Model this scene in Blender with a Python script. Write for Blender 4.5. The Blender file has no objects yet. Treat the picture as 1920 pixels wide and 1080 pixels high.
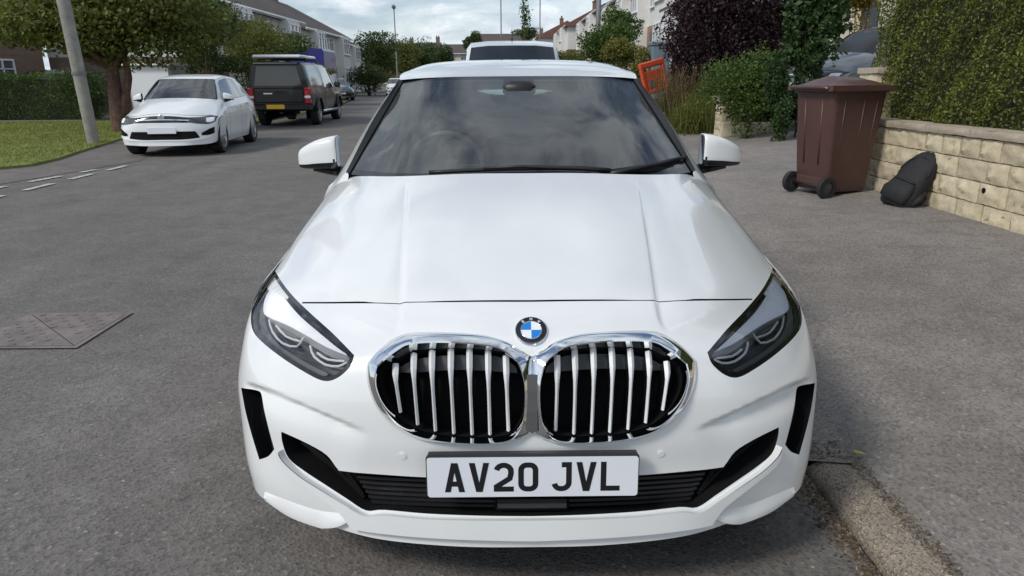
import bpy, bmesh, math, random
import numpy as np
from math import sin, cos, pi, radians, atan, sqrt
from mathutils import Vector, Matrix
from mathutils.bvhtree import BVHTree
from mathutils.kdtree import KDTree
from mathutils.geometry import delaunay_2d_cdt

random.seed(7)
rng = np.random.default_rng(11)
scene = bpy.context.scene
COL = scene.collection

# ------------------------------------------------------------------ camera
FPX = 1280.0                                   # focal length in pixels of the 1920 wide photograph
PITCH = atan((540 - 148) / FPX); YAW = atan(8 / FPX); ROLL = radians(0.33)
CAM = Vector((-0.058, -1.50, 1.36))
fwd = Vector((sin(YAW) * cos(PITCH), cos(YAW) * cos(PITCH), -sin(PITCH)))
rgt0 = Vector((cos(YAW), -sin(YAW), 0)); up0 = rgt0.cross(fwd)
rgt = rgt0 * cos(ROLL) - up0 * sin(ROLL); upv = up0 * cos(ROLL) + rgt0 * sin(ROLL)
cam_data = bpy.data.cameras.new('camera'); cam = bpy.data.objects.new('camera', cam_data); COL.objects.link(cam)
cam_data.sensor_width = 36; cam_data.lens = FPX / 1920 * 36; cam_data.clip_end = 3000; cam_data.clip_start = .05
M = Matrix(((rgt.x, upv.x, -fwd.x, CAM.x), (rgt.y, upv.y, -fwd.y, CAM.y), (rgt.z, upv.z, -fwd.z, CAM.z), (0, 0, 0, 1)))
cam.matrix_world = M
scene.camera = cam

def ray(px, py):
    return (fwd * FPX + rgt * (px - 960) + upv * (540 - py)).normalized()
def at_y(px, py, y):                            # survey: the point of the sight line at distance y
    d = ray(px, py); return CAM + d * ((y - CAM.y) / d.y)
def at_z(px, py, z=0):
    d = ray(px, py); return CAM + d * ((z - CAM.z) / d.z)

# ------------------------------------------------------------------ sky and sun
SUN_EL = radians(43); SUN_AZ = radians(234)     # azimuth clockwise from +Y
world = bpy.data.worlds.new('World'); scene.world = world; world.use_nodes = True
nt = world.node_tree; nt.nodes.clear()
def N(t, typ, **kw):
    n = t.nodes.new(typ)
    for k, v in kw.items(): setattr(n, k, v)
    return n
out = N(nt, 'ShaderNodeOutputWorld'); bg = N(nt, 'ShaderNodeBackground')
sky = N(nt, 'ShaderNodeTexSky', sky_type='NISHITA', sun_disc=False)
sky.sun_elevation = SUN_EL; sky.sun_rotation = SUN_AZ; sky.air_density = 1.0; sky.dust_density = .6; sky.ozone_density = 2.0
tc = N(nt, 'ShaderNodeTexCoord'); sep = N(nt, 'ShaderNodeSeparateXYZ')
nt.links.new(tc.outputs['Generated'], sep.inputs[0])
def wm(op, a, b=None):
    n = N(nt, 'ShaderNodeMath', operation=op)
    for i, v in enumerate((a, b)):
        if v is None: continue
        if isinstance(v, (int, float)): n.inputs[i].default_value = v
        else: nt.links.new(v, n.inputs[i])
    return n.outputs[0]
den = wm('ADD', wm('MAXIMUM', sep.outputs[2], 0.0), 0.30)
cmb = N(nt, 'ShaderNodeCombineXYZ')
nt.links.new(wm('DIVIDE', sep.outputs[0], den), cmb.inputs[0]); nt.links.new(wm('DIVIDE', sep.outputs[1], den), cmb.inputs[1])
def wnoise(scale, detail, rough, off):
    mp = N(nt, 'ShaderNodeMapping'); mp.inputs['Location'].default_value = off
    nt.links.new(cmb.outputs[0], mp.inputs[0])
    n = N(nt, 'ShaderNodeTexNoise'); n.inputs['Scale'].default_value = scale; n.inputs['Detail'].default_value = detail
    n.inputs['Roughness'].default_value = rough; n.inputs['Distortion'].default_value = .35
    nt.links.new(mp.outputs[0], n.inputs['Vector']); return n.outputs[0]
def wramp(inp, stops):
    r = N(nt, 'ShaderNodeValToRGB')
    while len(r.color_ramp.elements) < len(stops): r.color_ramp.elements.new(.5)
    for e, (p, c) in zip(r.color_ramp.elements, stops): e.position = p; e.color = c
    nt.links.new(inp, r.inputs[0]); return r.outputs[0]
cover = wramp(wnoise(2.1, 8, .60, (3.1, 1.7, 0)), [(.41, (0, 0, 0, 1)), (.55, (1, 1, 1, 1))])
low = wramp(sep.outputs[2], [(.02, (1, 1, 1, 1)), (.30, (0, 0, 0, 1))])
cover = wm('MAXIMUM', cover, wm('MULTIPLY', low, .82))
shade = wramp(wnoise(3.6, 8, .62, (7.3, 2.9, 0)), [(.34, (4.2, 5.1, 6.1, 1)), (.66, (8.9, 9.4, 9.7, 1))])
mixc = N(nt, 'ShaderNodeMix', data_type='RGBA')
nt.links.new(wm('MULTIPLY', cover, .92), mixc.inputs['Factor']); nt.links.new(sky.outputs[0], mixc.inputs['A']); nt.links.new(shade, mixc.inputs['B'])
nt.links.new(mixc.outputs['Result'], bg.inputs['Color']); bg.inputs['Strength'].default_value = 0.105
nt.links.new(bg.outputs[0], out.inputs[0])
sd = bpy.data.lights.new('sun', 'SUN'); sd.energy = 2.0; sd.angle = radians(12); sd.color = (1, .955, .88)
sun = bpy.data.objects.new('sun', sd); COL.objects.link(sun)
sdir = Vector((sin(SUN_AZ) * cos(SUN_EL), cos(SUN_AZ) * cos(SUN_EL), sin(SUN_EL)))
sun.rotation_euler = sdir.to_track_quat('Z', 'Y').to_euler()
vs = scene.view_settings; vs.view_transform = 'Standard'; vs.look = 'None'; vs.gamma = 1; vs.exposure = 0.12; vs.use_curve_mapping = False

# ------------------------------------------------------------------ materials
def newmat(name):
    m = bpy.data.materials.new(name); m.use_nodes = True; t = m.node_tree; t.nodes.clear()
    o = N(t, 'ShaderNodeOutputMaterial'); return m, t, o
def setin(n, **kw):
    for k, v in kw.items():
        k = k.replace('_', ' ')
        if k in n.inputs: n.inputs[k].default_value = v
def rgba(c, f=1): return (min(c[0] * f, 1), min(c[1] * f, 1), min(c[2] * f, 1), 1)
def noise(t, scale, detail=4, rough=.55, coord='Object', dist=0):
    tcn = N(t, 'ShaderNodeTexCoord'); n = N(t, 'ShaderNodeTexNoise')
    n.inputs['Scale'].default_value = scale; n.inputs['Detail'].default_value = detail; n.inputs['Roughness'].default_value = rough
    n.inputs['Distortion'].default_value = dist
    t.links.new(tcn.outputs[coord], n.inputs['Vector']); return n.outputs[0]
def ramp(t, inp, stops):
    r = N(t, 'ShaderNodeValToRGB')
    while len(r.color_ramp.elements) < len(stops): r.color_ramp.elements.new(.5)
    for e, (p, c) in zip(r.color_ramp.elements, stops): e.position = p; e.color = c if len(c) == 4 else (*c, 1)
    t.links.new(inp, r.inputs[0]); return r.outputs[0]
def mix(t, fac, a, b, blend='MIX'):
    n = N(t, 'ShaderNodeMix', data_type='RGBA', blend_type=blend)
    for key, v in (('Factor', fac), ('A', a), ('B', b)):
        if isinstance(v, (int, float, tuple)): n.inputs[key].default_value = v
        else: t.links.new(v, n.inputs[key])
    return n.outputs['Result']
def bump(t, h, strength, dist, normal_in):
    b = N(t, 'ShaderNodeBump'); b.inputs['Strength'].default_value = strength; b.inputs['Distance'].default_value = dist
    t.links.new(h, b.inputs['Height']); t.links.new(b.outputs[0], normal_in)
def pmat(name, col, rough=.5, metal=0.0, coat=0.0, var=.08, scale=6, bmp=0.0, bscale=80, spec=.5, bdist=.004):
    m, t, o = newmat(name); p = N(t, 'ShaderNodeBsdfPrincipled'); t.links.new(p.outputs[0], o.inputs[0])
    setin(p, Roughness=rough, Metallic=metal, Coat_Weight=coat, Coat_Roughness=.04, Specular_IOR_Level=spec)
    c = ramp(t, noise(t, scale), [(.3, rgba(col, 1 - var)), (.7, rgba(col, 1 + var))])
    t.links.new(c, p.inputs['Base Color'])
    if bmp: bump(t, noise(t, bscale, 5, .6), bmp, bdist, p.inputs['Normal'])
    return m
def glassmat(name, tint, ior=1.62, rough=0.0, gcol=(1, 1, 1)):
    m, t, o = newmat(name); mx = N(t, 'ShaderNodeMixShader'); tr = N(t, 'ShaderNodeBsdfTransparent'); gl = N(t, 'ShaderNodeBsdfGlossy')
    fr = N(t, 'ShaderNodeFresnel'); fr.inputs[0].default_value = ior
    c = ramp(t, noise(t, 3), [(.3, rgba(tint, .96)), (.7, rgba(tint, 1.03))]); t.links.new(c, tr.inputs[0])
    gl.inputs['Roughness'].default_value = rough; gl.inputs['Color'].default_value = (*gcol, 1)
    t.links.new(fr.outputs[0], mx.inputs[0]); t.links.new(tr.outputs[0], mx.inputs[1]); t.links.new(gl.outputs[0], mx.inputs[2])
    t.links.new(mx.outputs[0], o.inputs[0]); return m
def leafmat(name, c1, c2, c3=None, trans=.35):
    m, t, o = newmat(name)
    at = N(t, 'ShaderNodeAttribute', attribute_name='tone')
    stops = [(0.0, (*c1, 1)), (1.0, (*c2, 1))] if c3 is None else [(0.0, (*c1, 1)), (.75, (*c2, 1)), (1.0, (*c3, 1))]
    c = ramp(t, at.outputs['Fac'], stops)
    d = N(t, 'ShaderNodeBsdfPrincipled'); setin(d, Roughness=.5, Specular_IOR_Level=.35); t.links.new(c, d.inputs['Base Color'])
    tl = N(t, 'ShaderNodeBsdfTranslucent'); t.links.new(c, tl.inputs[0])
    mx = N(t, 'ShaderNodeMixShader'); mx.inputs[0].default_value = trans
    t.links.new(d.outputs[0], mx.inputs[1]); t.links.new(tl.outputs[0], mx.inputs[2]); t.links.new(mx.outputs[0], o.inputs[0]); return m

MT = {}
MT['white_paint'] = pmat('white_paint', (.79, .80, .795), .28, coat=1, var=.02, scale=5)
MT['white_paint2'] = pmat('white_paint_dull', (.78, .80, .80), .32, coat=.8, var=.02, scale=2)
MT['dark_paint'] = pmat('dark_paint', (.018, .019, .022), .25, coat=1, var=.1)
MT['black_paint'] = pmat('black_paint', (.012, .012, .013), .25, coat=1, var=.1)
MT['matt_glass'] = pmat('matt_glass', (.016, .017, .019), .35, var=.15)
MT['pickup_black'] = pmat('pickup_black', (.006, .006, .007), .3, coat=.45, var=.1)
MT['reflection_grey_glass'] = pmat('reflection_grey_glass', (.055, .06, .06), .12, coat=.8, var=.15, scale=2)  # pickup's rear window: pale reflection painted into the base colour
MT['silver_paint'] = pmat('silver_paint', (.50, .51, .53), .3, metal=.6, coat=1, var=.04)
MT['chrome'] = pmat('chrome', (.86, .87, .88), .07, metal=1, var=.01)
MT['slat_metal'] = pmat('slat_metal', (.86, .87, .88), .32, metal=.2, var=.03)
MT['satin_chrome'] = pmat('satin_chrome', (.72, .73, .74), .2, metal=1, var=.03)
MT['gloss_black'] = pmat('gloss_black', (.008, .008, .009), .12, coat=.5, var=.1)
MT['satin_black'] = pmat('satin_black', (.014, .014, .015), .45, var=.15)
MT['matt_black'] = pmat('matt_black', (.006, .006, .0065), .85, var=.15, spec=.2)
MT['dark_grey'] = pmat('dark_grey', (.045, .046, .048), .4, var=.15)
MT['mid_grey'] = pmat('mid_grey', (.14, .14, .145), .4, var=.1)
MT['grille_grey'] = pmat('grille_grey', (.09, .088, .087), .45, var=.1)
MT['lamp_silver'] = pmat('lamp_silver', (.90, .92, .96), .3, metal=.0, var=.04, scale=14)
MT['lamp_pipe'] = pmat('lamp_pipe', (.70, .71, .73), .25, var=.05)
MT['lamp_dark'] = pmat('lamp_dark', (.05, .051, .054), .25, coat=.5, var=.2, scale=20)
MT['clear_lens'] = glassmat('clear_lens', (.98, .98, .99), 1.45)
def dusty_glass(name, tint, ior, dust):
    m = glassmat(name, tint, ior); t = m.node_tree; o = [n for n in t.nodes if n.type == 'OUTPUT_MATERIAL'][0]; src = o.inputs[0].links[0].from_socket
    d = N(t, 'ShaderNodeBsdfDiffuse'); d.inputs[0].default_value = (.55, .56, .55, 1); mx = N(t, 'ShaderNodeMixShader')
    f = ramp(t, noise(t, 7, 5, .6), [(.3, (dust * .5,) * 3), (.7, (dust * 1.4,) * 3)]); t.links.new(f, mx.inputs[0]); t.links.new(src, mx.inputs[1]); t.links.new(d.outputs[0], mx.inputs[2]); t.links.new(mx.outputs[0], o.inputs[0]); return m
MT['windscreen'] = dusty_glass('windscreen_glass', (.66, .78, .74), 2.0, .045)
MT['rear_glass'] = glassmat('rear_glass', (.72, .80, .77), 1.5)
MT['tinted'] = glassmat('tinted_glass', (.26, .29, .29), 1.6)
MT['dark_glass'] = pmat('dark_glass', (.02, .023, .025), .05, coat=1, var=.1)
MT['headliner'] = pmat('headliner', (.10, .10, .098), .9, var=.08)
MT['interior'] = pmat('interior_trim', (.028, .029, .031), .75, var=.2, scale=20)
MT['plate_white'] = pmat('plate_white', (.80, .82, .87), .35, coat=.4, var=.015)
MT['plate_yellow'] = pmat('plate_yellow', (.80, .47, .02), .35, coat=.4, var=.02)
MT['letter_black'] = pmat('letter_black', (.01, .01, .012), .4, var=.1)
MT['badge_blue'] = pmat('badge_blue', (.02, .22, .62), .2, coat=1, var=.03)
MT['badge_white'] = pmat('badge_white', (.85, .87, .88), .2, coat=1, var=.02)
MT['tyre'] = pmat('tyre_rubber', (.017, .017, .017), .75, var=.2, scale=30)
MT['alloy'] = pmat('alloy', (.42, .43, .44), .3, metal=.8, var=.08)
MT['red_lens'] = pmat('red_lens', (.50, .012, .018), .15, coat=1, var=.15)
MT['orange_lens'] = pmat('orange_lens', (.75, .22, .02), .2, coat=1, var=.1)

# ------------------------------------------------------------------ object helpers
def obj(name, V, F, mats, parent=None, smooth=True, fm=None, label=None, sharp=None):
    me = bpy.data.meshes.new(name)
    me.from_pydata([tuple(map(float, v)) for v in V], [], [tuple(map(int, f)) for f in F])
    if not isinstance(mats, (list, tuple)): mats = [mats]
    for m in mats: me.materials.append(MT[m] if isinstance(m, str) else m)
    if fm is not None: me.polygons.foreach_set('material_index', np.asarray(fm, np.int32))
    me.polygons.foreach_set('use_smooth', np.full(len(me.polygons), smooth))
    if sharp is not None and smooth: me.set_sharp_from_angle(angle=radians(sharp))
    me.update()
    o = bpy.data.objects.new(name, me); COL.objects.link(o)
    if parent is not None: o.parent = parent
    if label: o['label'] = label
    return o
def tag(o, label, cat, group=None, kind=None):
    if label: o['label'] = label
    if cat: o['category'] = cat
    if group: o['group'] = group
    if kind: o['kind'] = kind
    return o
def structure(o, kind='structure', label=None):
    o['kind'] = kind
    if label: o['label'] = label
    return o
def thing(name, label, cat, loc=(0, 0, 0), rz=0.0, group=None):
    o = bpy.data.objects.new(name, None); o.empty_display_size = .2; COL.objects.link(o)
    o.location = loc; o.rotation_euler = (0, 0, rz); return tag(o, label, cat, group)
def copy_tree(o, parent=None):
    c = o.copy(); COL.objects.link(c)
    if parent is not None: c.parent = parent
    for ch in list(o.children): copy_tree(ch, c)
    return c

class MB:                                       # collects shapes for one mesh
    def __init__(s): s.V = []; s.F = []; s.m = []
    def add(s, V, F, mi=0):
        b = len(s.V); s.V += [tuple(v) for v in V]; s.F += [tuple(b + i for i in f) for f in F]; s.m += [mi] * len(F); return s
    def box(s, c, d, mi=0, R=None, bev=0.0):
        x, y, z = (k / 2 for k in d)
        if bev:
            b = min(bev, x * .9, y * .9, z * .9); P = []
            for sz in (-1, 1):
                for (zz, sh) in (((sz * z), b), ((sz * (z - b)), 0)) if sz > 0 else (((sz * z), b), ((sz * (z - b)), 0)):
                    P.append((zz, sh))
            lev = [(-z, b), (-z + b, 0), (z - b, 0), (z, b)]
            V = []; F = []
            for zz, sh in lev:
                X, Y = x - sh, y - sh
                V += [(-X + b, -Y, zz), (X - b, -Y, zz), (X, -Y + b, zz), (X, Y - b, zz), (X - b, Y, zz), (-X + b, Y, zz), (-X, Y - b, zz), (-X, -Y + b, zz)]
            for l in range(3):
                for k in range(8):
                    a = l * 8 + k; c2 = l * 8 + (k + 1) % 8; F.append((a, c2, c2 + 8, a + 8))
            F.append(tuple(range(7, -1, -1))); F.append(tuple(range(24, 32)))
        else:
            V = [(-x, -y, -z), (x, -y, -z), (x, y, -z), (-x, y, -z), (-x, -y, z), (x, -y, z), (x, y, z), (-x, y, z)]
            F = [(3, 2, 1, 0), (4, 5, 6, 7), (0, 1, 5, 4), (1, 2, 6, 5), (2, 3, 7, 6), (3, 0, 4, 7)]
        c = Vector(c)
        V = [(R @ Vector(v) if R is not None else Vector(v)) + c for v in V]
        return s.add(V, F, mi)
    def tube(s, pts, r, n=8, mi=0, caps=True):
        pts = [Vector(p) for p in pts]; rs = r if isinstance(r, (list, tuple)) else [r] * len(pts)
        V = []; F = []; prev = None
        for i, p in enumerate(pts):
            d = (pts[min(i + 1, len(pts) - 1)] - pts[max(i - 1, 0)])
            d = d.normalized() if d.length > 1e-9 else Vector((0, 0, 1))
            if prev is None:
                a = d.orthogonal().normalized()
            else:
                a = prev - d * prev.dot(d); a = a.normalized() if a.length > 1e-6 else d.orthogonal().normalized()
            prev = a; b = d.cross(a)
            for k in range(n):
                th = 2 * pi * k / n; V.append(p + (a * cos(th) + b * sin(th)) * rs[i])
        for i in range(len(pts) - 1):
            for k in range(n):
                F.append((i * n + k, i * n + (k + 1) % n, (i + 1) * n + (k + 1) % n, (i + 1) * n + k))
        if caps: F.append(tuple(range(n - 1, -1, -1))); F.append(tuple((len(pts) - 1) * n + k for k in range(n)))
        return s.add(V, F, mi)
    def lathe(s, prof, n=24, mi=0, origin=(0, 0, 0), axis='z', close=False):
        V = []; F = []; m = len(prof)
        for k in range(n):
            th = 2 * pi * k / n
            for (r, h) in prof:
                p = (r * cos(th), r * sin(th), h)
                if axis == 'x': p = (p[2], p[0], p[1])
                if axis == 'y': p = (p[1], p[2], p[0])
                V.append((p[0] + origin[0], p[1] + origin[1], p[2] + origin[2]))
        for k in range(n):
            for i in range(m - 1 if not close else m):
                a = k * m + i; b = k * m + (i + 1) % m; c = ((k + 1) % n) * m + (i + 1) % m; d = ((k + 1) % n) * m + i
                F.append((a, d, c, b))
        return s.add(V, F, mi)
    def prism(s, poly, h0, h1, mi=0, fn=None):   # poly in 2-D, extruded along the third axis
        n = len(poly); f = fn or (lambda a, b, h: (a, b, h))
        V = [f(a, b, h0) for a, b in poly] + [f(a, b, h1) for a, b in poly]
        F = [tuple(range(n - 1, -1, -1)), tuple(range(n, 2 * n))] + [(i, (i + 1) % n, n + (i + 1) % n, n + i) for i in range(n)]
        return s.add(V, F, mi)
    def build(s, name, mats, parent=None, smooth=False, sharp=None, label=None):
        return obj(name, s.V, s.F, mats, parent, smooth, s.m, label, sharp)

def gridfaces(n, m, flip=False):
    F = []
    for i in range(n - 1):
        for j in range(m - 1):
            q = (i * m + j, i * m + j + 1, (i + 1) * m + j + 1, (i + 1) * m + j)
            F.append(q[::-1] if flip else q)
    return F
def spl1(P, t, mirror=False):                   # Catmull-Rom along axis 0
    n = P.shape[0]; a = 2 * P[0] - P[1]
    if mirror: a = P[1].copy(); a[..., 0] *= -1
    Q = np.concatenate([a[None], P, (2 * P[-1] - P[-2])[None]])
    t = np.asarray(t, float); i = np.clip(np.floor(t).astype(int), 0, n - 2); f = (t - i).reshape((len(t),) + (1,) * (P.ndim - 1))
    p0, p1, p2, p3 = Q[i], Q[i + 1], Q[i + 2], Q[i + 3]
    return .5 * ((2 * p1) + (-p0 + p2) * f + (2 * p0 - 5 * p1 + 4 * p2 - p3) * f * f + (-p0 + 3 * p1 - 3 * p2 + p3) * f ** 3)
def smooth_line(pts, k=4, closed=False):        # Catmull-Rom polyline; a doubled point makes a corner
    P = np.array(pts, float); n = len(P); outp = []
    for i in range(n if closed else n - 1):
        p1, p2 = P[i], P[(i + 1) % n]
        if np.allclose(p1, p2): continue
        p0 = P[(i - 1) % n] if (closed or i > 0) else 2 * p1 - p2
        p3 = P[(i + 2) % n] if (closed or i + 2 < n) else 2 * p2 - p1
        for j in range(k):
            f = j / k
            outp.append(.5 * ((2 * p1) + (-p0 + p2) * f + (2 * p0 - 5 * p1 + 4 * p2 - p3) * f * f + (-p0 + 3 * p1 - 3 * p2 + p3) * f ** 3))
    if not closed: outp.append(P[-1])
    return np.array(outp)
def in_poly(P, poly):                           # P (n,2) inside polygon
    x, y = P[:, 0], P[:, 1]; ins = np.zeros(len(P), bool); n = len(poly); j = n - 1
    for i in range(n):
        xi, yi = poly[i]; xj, yj = poly[j]
        if yi != yj:
            c = ((yi > y) != (yj > y)) & (x < (xj - xi) * (y - yi) / (yj - yi) + xi); ins ^= c
        j = i
    return ins
def inset(poly, d):                             # move a closed polyline inwards by d
    P = np.array(poly, float); n = len(P)
    area = .5 * np.sum(P[:, 0] * np.roll(P[:, 1], -1) - np.roll(P[:, 0], -1) * P[:, 1]); sg = 1 if area > 0 else -1
    T = np.roll(P, -1, 0) - np.roll(P, 1, 0); T /= np.linalg.norm(T, axis=1, keepdims=True) + 1e-12
    Nn = np.stack([-T[:, 1], T[:, 0]], 1) * sg
    return P + Nn * d
# ================================================================== the white car in front
# control net of the car's front half: rows from the lower lip up to the windscreen, columns from the centre line out
NET = np.array([
[(0,-.012,.205),(.2,-.006,.205),(.4,.022,.208),(.55,.078,.212),(.70,.148,.215),(.80,.236,.225),(.845,.37,.235),(.86,.52,.25)],
[(0,.0,.285),(.2,.005,.285),(.4,.03,.285),(.55,.075,.285),(.70,.145,.29),(.805,.235,.30),(.856,.36,.31),(.876,.52,.32)],
[(0,.02,.385),(.2,.025,.385),(.4,.045,.385),(.56,.085,.385),(.70,.155,.39),(.81,.25,.40),(.862,.37,.41),(.883,.52,.42)],
[(0,.02,.485),(.2,.025,.485),(.4,.045,.485),(.56,.085,.485),(.71,.165,.49),(.81,.27,.495),(.868,.38,.50),(.89,.52,.51)],
[(0,.035,.60),(.2,.04,.60),(.4,.06,.595),(.56,.105,.59),(.705,.20,.585),(.805,.31,.58),(.866,.43,.58),(.893,.57,.58)],
[(0,.07,.70),(.2,.075,.695),(.4,.10,.68),(.56,.16,.67),(.695,.27,.66),(.80,.40,.65),(.866,.51,.65),(.897,.66,.65)],
[(0,.125,.757),(.2,.13,.75),(.4,.165,.725),(.55,.25,.71),(.68,.38,.705),(.79,.52,.70),(.865,.62,.69),(.90,.75,.68)],
[(0,.22,.80),(.2,.225,.797),(.4,.26,.78),(.54,.36,.775),(.66,.52,.775),(.77,.68,.765),(.85,.80,.745),(.897,.92,.71)],
[(0,.5,.88),(.2,.505,.879),(.4,.54,.868),(.53,.62,.86),(.64,.76,.855),(.74,.90,.845),(.83,1.0,.815),(.89,1.1,.75)],
[(0,.8,.955),(.2,.805,.954),(.4,.83,.945),(.52,.89,.937),(.625,.99,.931),(.72,1.10,.915),(.81,1.2,.875),(.884,1.28,.79)],
[(0,1.1,1.018),(.2,1.105,1.017),(.4,1.125,1.008),(.52,1.17,1.0),(.62,1.24,.992),(.70,1.33,.975),(.795,1.39,.928),(.875,1.46,.82)]], float)
UD = np.array([0, .2, .4, .56, .72, .87, 1.0, 1.16]); VD = np.array([0, .085, .185, .285, .40, .505, .58, .70, .99, 1.31, 1.63])
def net_point(net, u, s):                       # many (u, s) -> points of the half with x >= 0
    u = np.clip(np.atleast_1d(np.asarray(u, float)), 0, net.shape[1] - 1); s = np.clip(np.atleast_1d(np.asarray(s, float)), 0, net.shape[0] - 1)
    A = net_rows(net, s)
    Q = np.concatenate([A[:, 1:2] * np.array([-1, 1, 1]), A, 2 * A[:, -1:] - A[:, -2:-1]], 1)
    i = np.clip(np.floor(u).astype(int), 0, net.shape[1] - 2); f = (u - i)[:, None]; r = np.arange(len(u))
    p0, p1, p2, p3 = Q[r, i], Q[r, i + 1], Q[r, i + 2], Q[r, i + 3]
    return .5 * ((2 * p1) + (-p0 + p2) * f + (2 * p0 - 5 * p1 + 4 * p2 - p3) * f * f + (-p0 + 3 * p1 - 3 * p2 + p3) * f ** 3)
def net_rows(net, s):
    return spl1(net, s)
def dom2us(D):
    D = np.asarray(D, float).reshape(-1, 2)
    return np.interp(D[:, 0], UD, np.arange(len(UD))), np.interp(D[:, 1], VD, np.arange(len(VD)))
def us2dom(u, s): return np.interp(u, np.arange(len(UD)), UD), np.interp(s, np.arange(len(VD)), VD)
# survey mesh of the left half, to read traced outlines off the surface
_su = np.linspace(0, 7, 120); _ss = np.linspace(0, 10, 240)
_g = spl1(spl1(NET, _ss).transpose(1, 0, 2), _su, True).transpose(1, 0, 2).reshape(-1, 3) * np.array([-1, 1, 1])
_bvh = BVHTree.FromPolygons([Vector(v) for v in _g], gridfaces(240, 120))
def trace(pts):                                 # photo outline (car's half left in the picture) -> surface domain
    outp = []
    for px, py in pts:
        h = None; q = px
        for k in range(60):
            h, nn, fi, dd = _bvh.ray_cast(CAM, ray(q, py))
            if h is not None: break
            q += 1.0
        i, j = divmod(fi, 119)
        ids = [i * 120 + j, i * 120 + j + 1, (i + 1) * 120 + j]
        a, b, c = (Vector(_g[k]) for k in ids)
        e1, e2, w = b - a, c - a, h - a
        d11, d12, d22, w1, w2 = e1.dot(e1), e1.dot(e2), e2.dot(e2), w.dot(e1), w.dot(e2); den_ = d11 * d22 - d12 * d12
        f1 = (d22 * w1 - d12 * w2) / den_; f2 = (d11 * w2 - d12 * w1) / den_
        u = (j + f1) * 7 / 119; s = (i + f2) * 10 / 239
        if px >= 988: u = 0
        U, Vv = us2dom(u, s); outp.append((float(U), float(Vv)))
    return np.array(outp)

CREASES = [  # traced line, amount, fade, which side drops
    (trace(smooth_line([(456, 716), (500, 731), (560, 757), (630, 787), (700, 812)], 4)), .027, .075, 1),
    (trace(smooth_line([(766, 332), (763, 400), (760, 480), (757, 570), (750, 612), (735, 632)], 4)), .007, .06, 1),
]
def crease_disp(D):
    tot = np.zeros(len(D))
    for L, A, tau, side in CREASES:
        best = np.full(len(D), 9.0); sgn = np.zeros(len(D)); par = np.zeros(len(D)); n = len(L) - 1
        for k in range(n):
            a, b = L[k], L[k + 1]; e = b - a; l2 = e @ e
            t = np.clip(((D - a) @ e) / l2, 0, 1); q = D - a - t[:, None] * e; d = np.sqrt((q * q).sum(1))
            m = d < best; cr = e[0] * q[:, 1] - e[1] * q[:, 0]
            sgn = np.where(m, cr, sgn); par = np.where(m, (k + t) / n, par); best = np.where(m, d, best)
        ins = np.sign(sgn) * side
        w = np.clip(np.minimum(par / .12, (1 - par) / .3), 0, 1); w = w * w * (3 - 2 * w)
        dd = best * ins
        q_ = np.clip((dd + .006) / .020, 0, 1); f = np.exp(-np.maximum(dd, 0) / tau) * q_ * q_ * (3 - 2 * q_)
        tot += A * w * f
    return tot
def raw_surf(D):
    u, s = dom2us(D); return net_point(NET, u, s)
def surf_n(D, with_crease=True):
    D = np.asarray(D, float).reshape(-1, 2); h = .004
    def P(E):
        return raw_surf(E)
    lo = np.array([0, 0]); hi = np.array([UD[-1], VD[-1]])
    A, B = np.clip(D - [h, 0], lo, hi), np.clip(D + [h, 0], lo, hi); C, E = np.clip(D - [0, h], lo, hi), np.clip(D + [0, h], lo, hi)
    pa, pb, pc, pe = P(A), P(B), P(C), P(E); p = P(D)
    nn = np.cross(pb - pa, pe - pc); nn /= np.linalg.norm(nn, axis=1, keepdims=True) + 1e-12
    cen = D[:, 0] < 1e-6; nn[cen, 0] = 0; nn /= np.linalg.norm(nn, axis=1, keepdims=True) + 1e-12
    if not with_crease: return p, nn
    dsp = crease_disp(D); p2 = p - nn * dsp[:, None]
    ga = (crease_disp(B) - crease_disp(A)); gc = (crease_disp(E) - crease_disp(C))
    tu = (pb - pa) - nn * ga[:, None]; tv = (pe - pc) - nn * gc[:, None]
    n2 = np.cross(tu, tv); n2 /= np.linalg.norm(n2, axis=1, keepdims=True) + 1e-12
    n2[cen, 0] = 0; n2 /= np.linalg.norm(n2, axis=1, keepdims=True) + 1e-12
    return p2, n2
def off(D, d):                                  # points lifted d off the skin (negative: sunk into it)
    p, nn = surf_n(D); return p + nn * np.asarray(d).reshape(-1, 1) if np.ndim(d) else p + nn * d

# ---- outlines traced on the photograph
HL = trace(smooth_line([(516,508),(516,508),(530,531),(552,558),(585,590),(625,626),(664,666),(664,666),(656,688),(632,709),(606,714),(570,697),(525,668),(486,636),(472,613),(472,580),(481,545),(499,516)], 5, True))
KO = [(990,812),(990,760),(990,710),(990,668),(972,655),(950,641),(905,629),(850,625),(800,624),(765,626),(738,637),(712,657),(689,681),(689,681),(688,706),(694,735),(708,765),(733,793),(765,813),(800,826),(850,831),(905,833),(945,832),(968,825)]
KI = [(968,808),(981,780),(983,725),(974,688),(960,671),(936,657),(900,651),(850,648),(800,649),(768,653),(750,662),(733,673),(712,690),(712,690),(708,713),(714,741),(727,766),(748,790),(774,807),(806,817),(850,823),(905,825),(938,823),(957,818)]
KOD = trace(smooth_line(KO, 5, True)); KID = trace(smooth_line(KI, 5, True))
VENT = trace(smooth_line([(452,727),(452,727),(468,731),(478,740),(488,768),(502,810),(513,843),(513,843),(502,856),(486,862),(486,862),(473,820),(461,775)], 4, True))
LINT = trace(smooth_line([(990,897),(990,897),(900,897),(800,895),(720,890),(643,884),(632,880),(610,855),(570,832),(524,811),(524,811),(527,830),(540,860),(570,884),(610,910),(650,935),(686,957),(720,956),(800,963),(900,967),(990,968),(990,968)], 4, True))
SHUT = trace(smooth_line([(990,566),(900,566),(800,567),(700,568),(620,569),(566,569)], 5))
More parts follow.
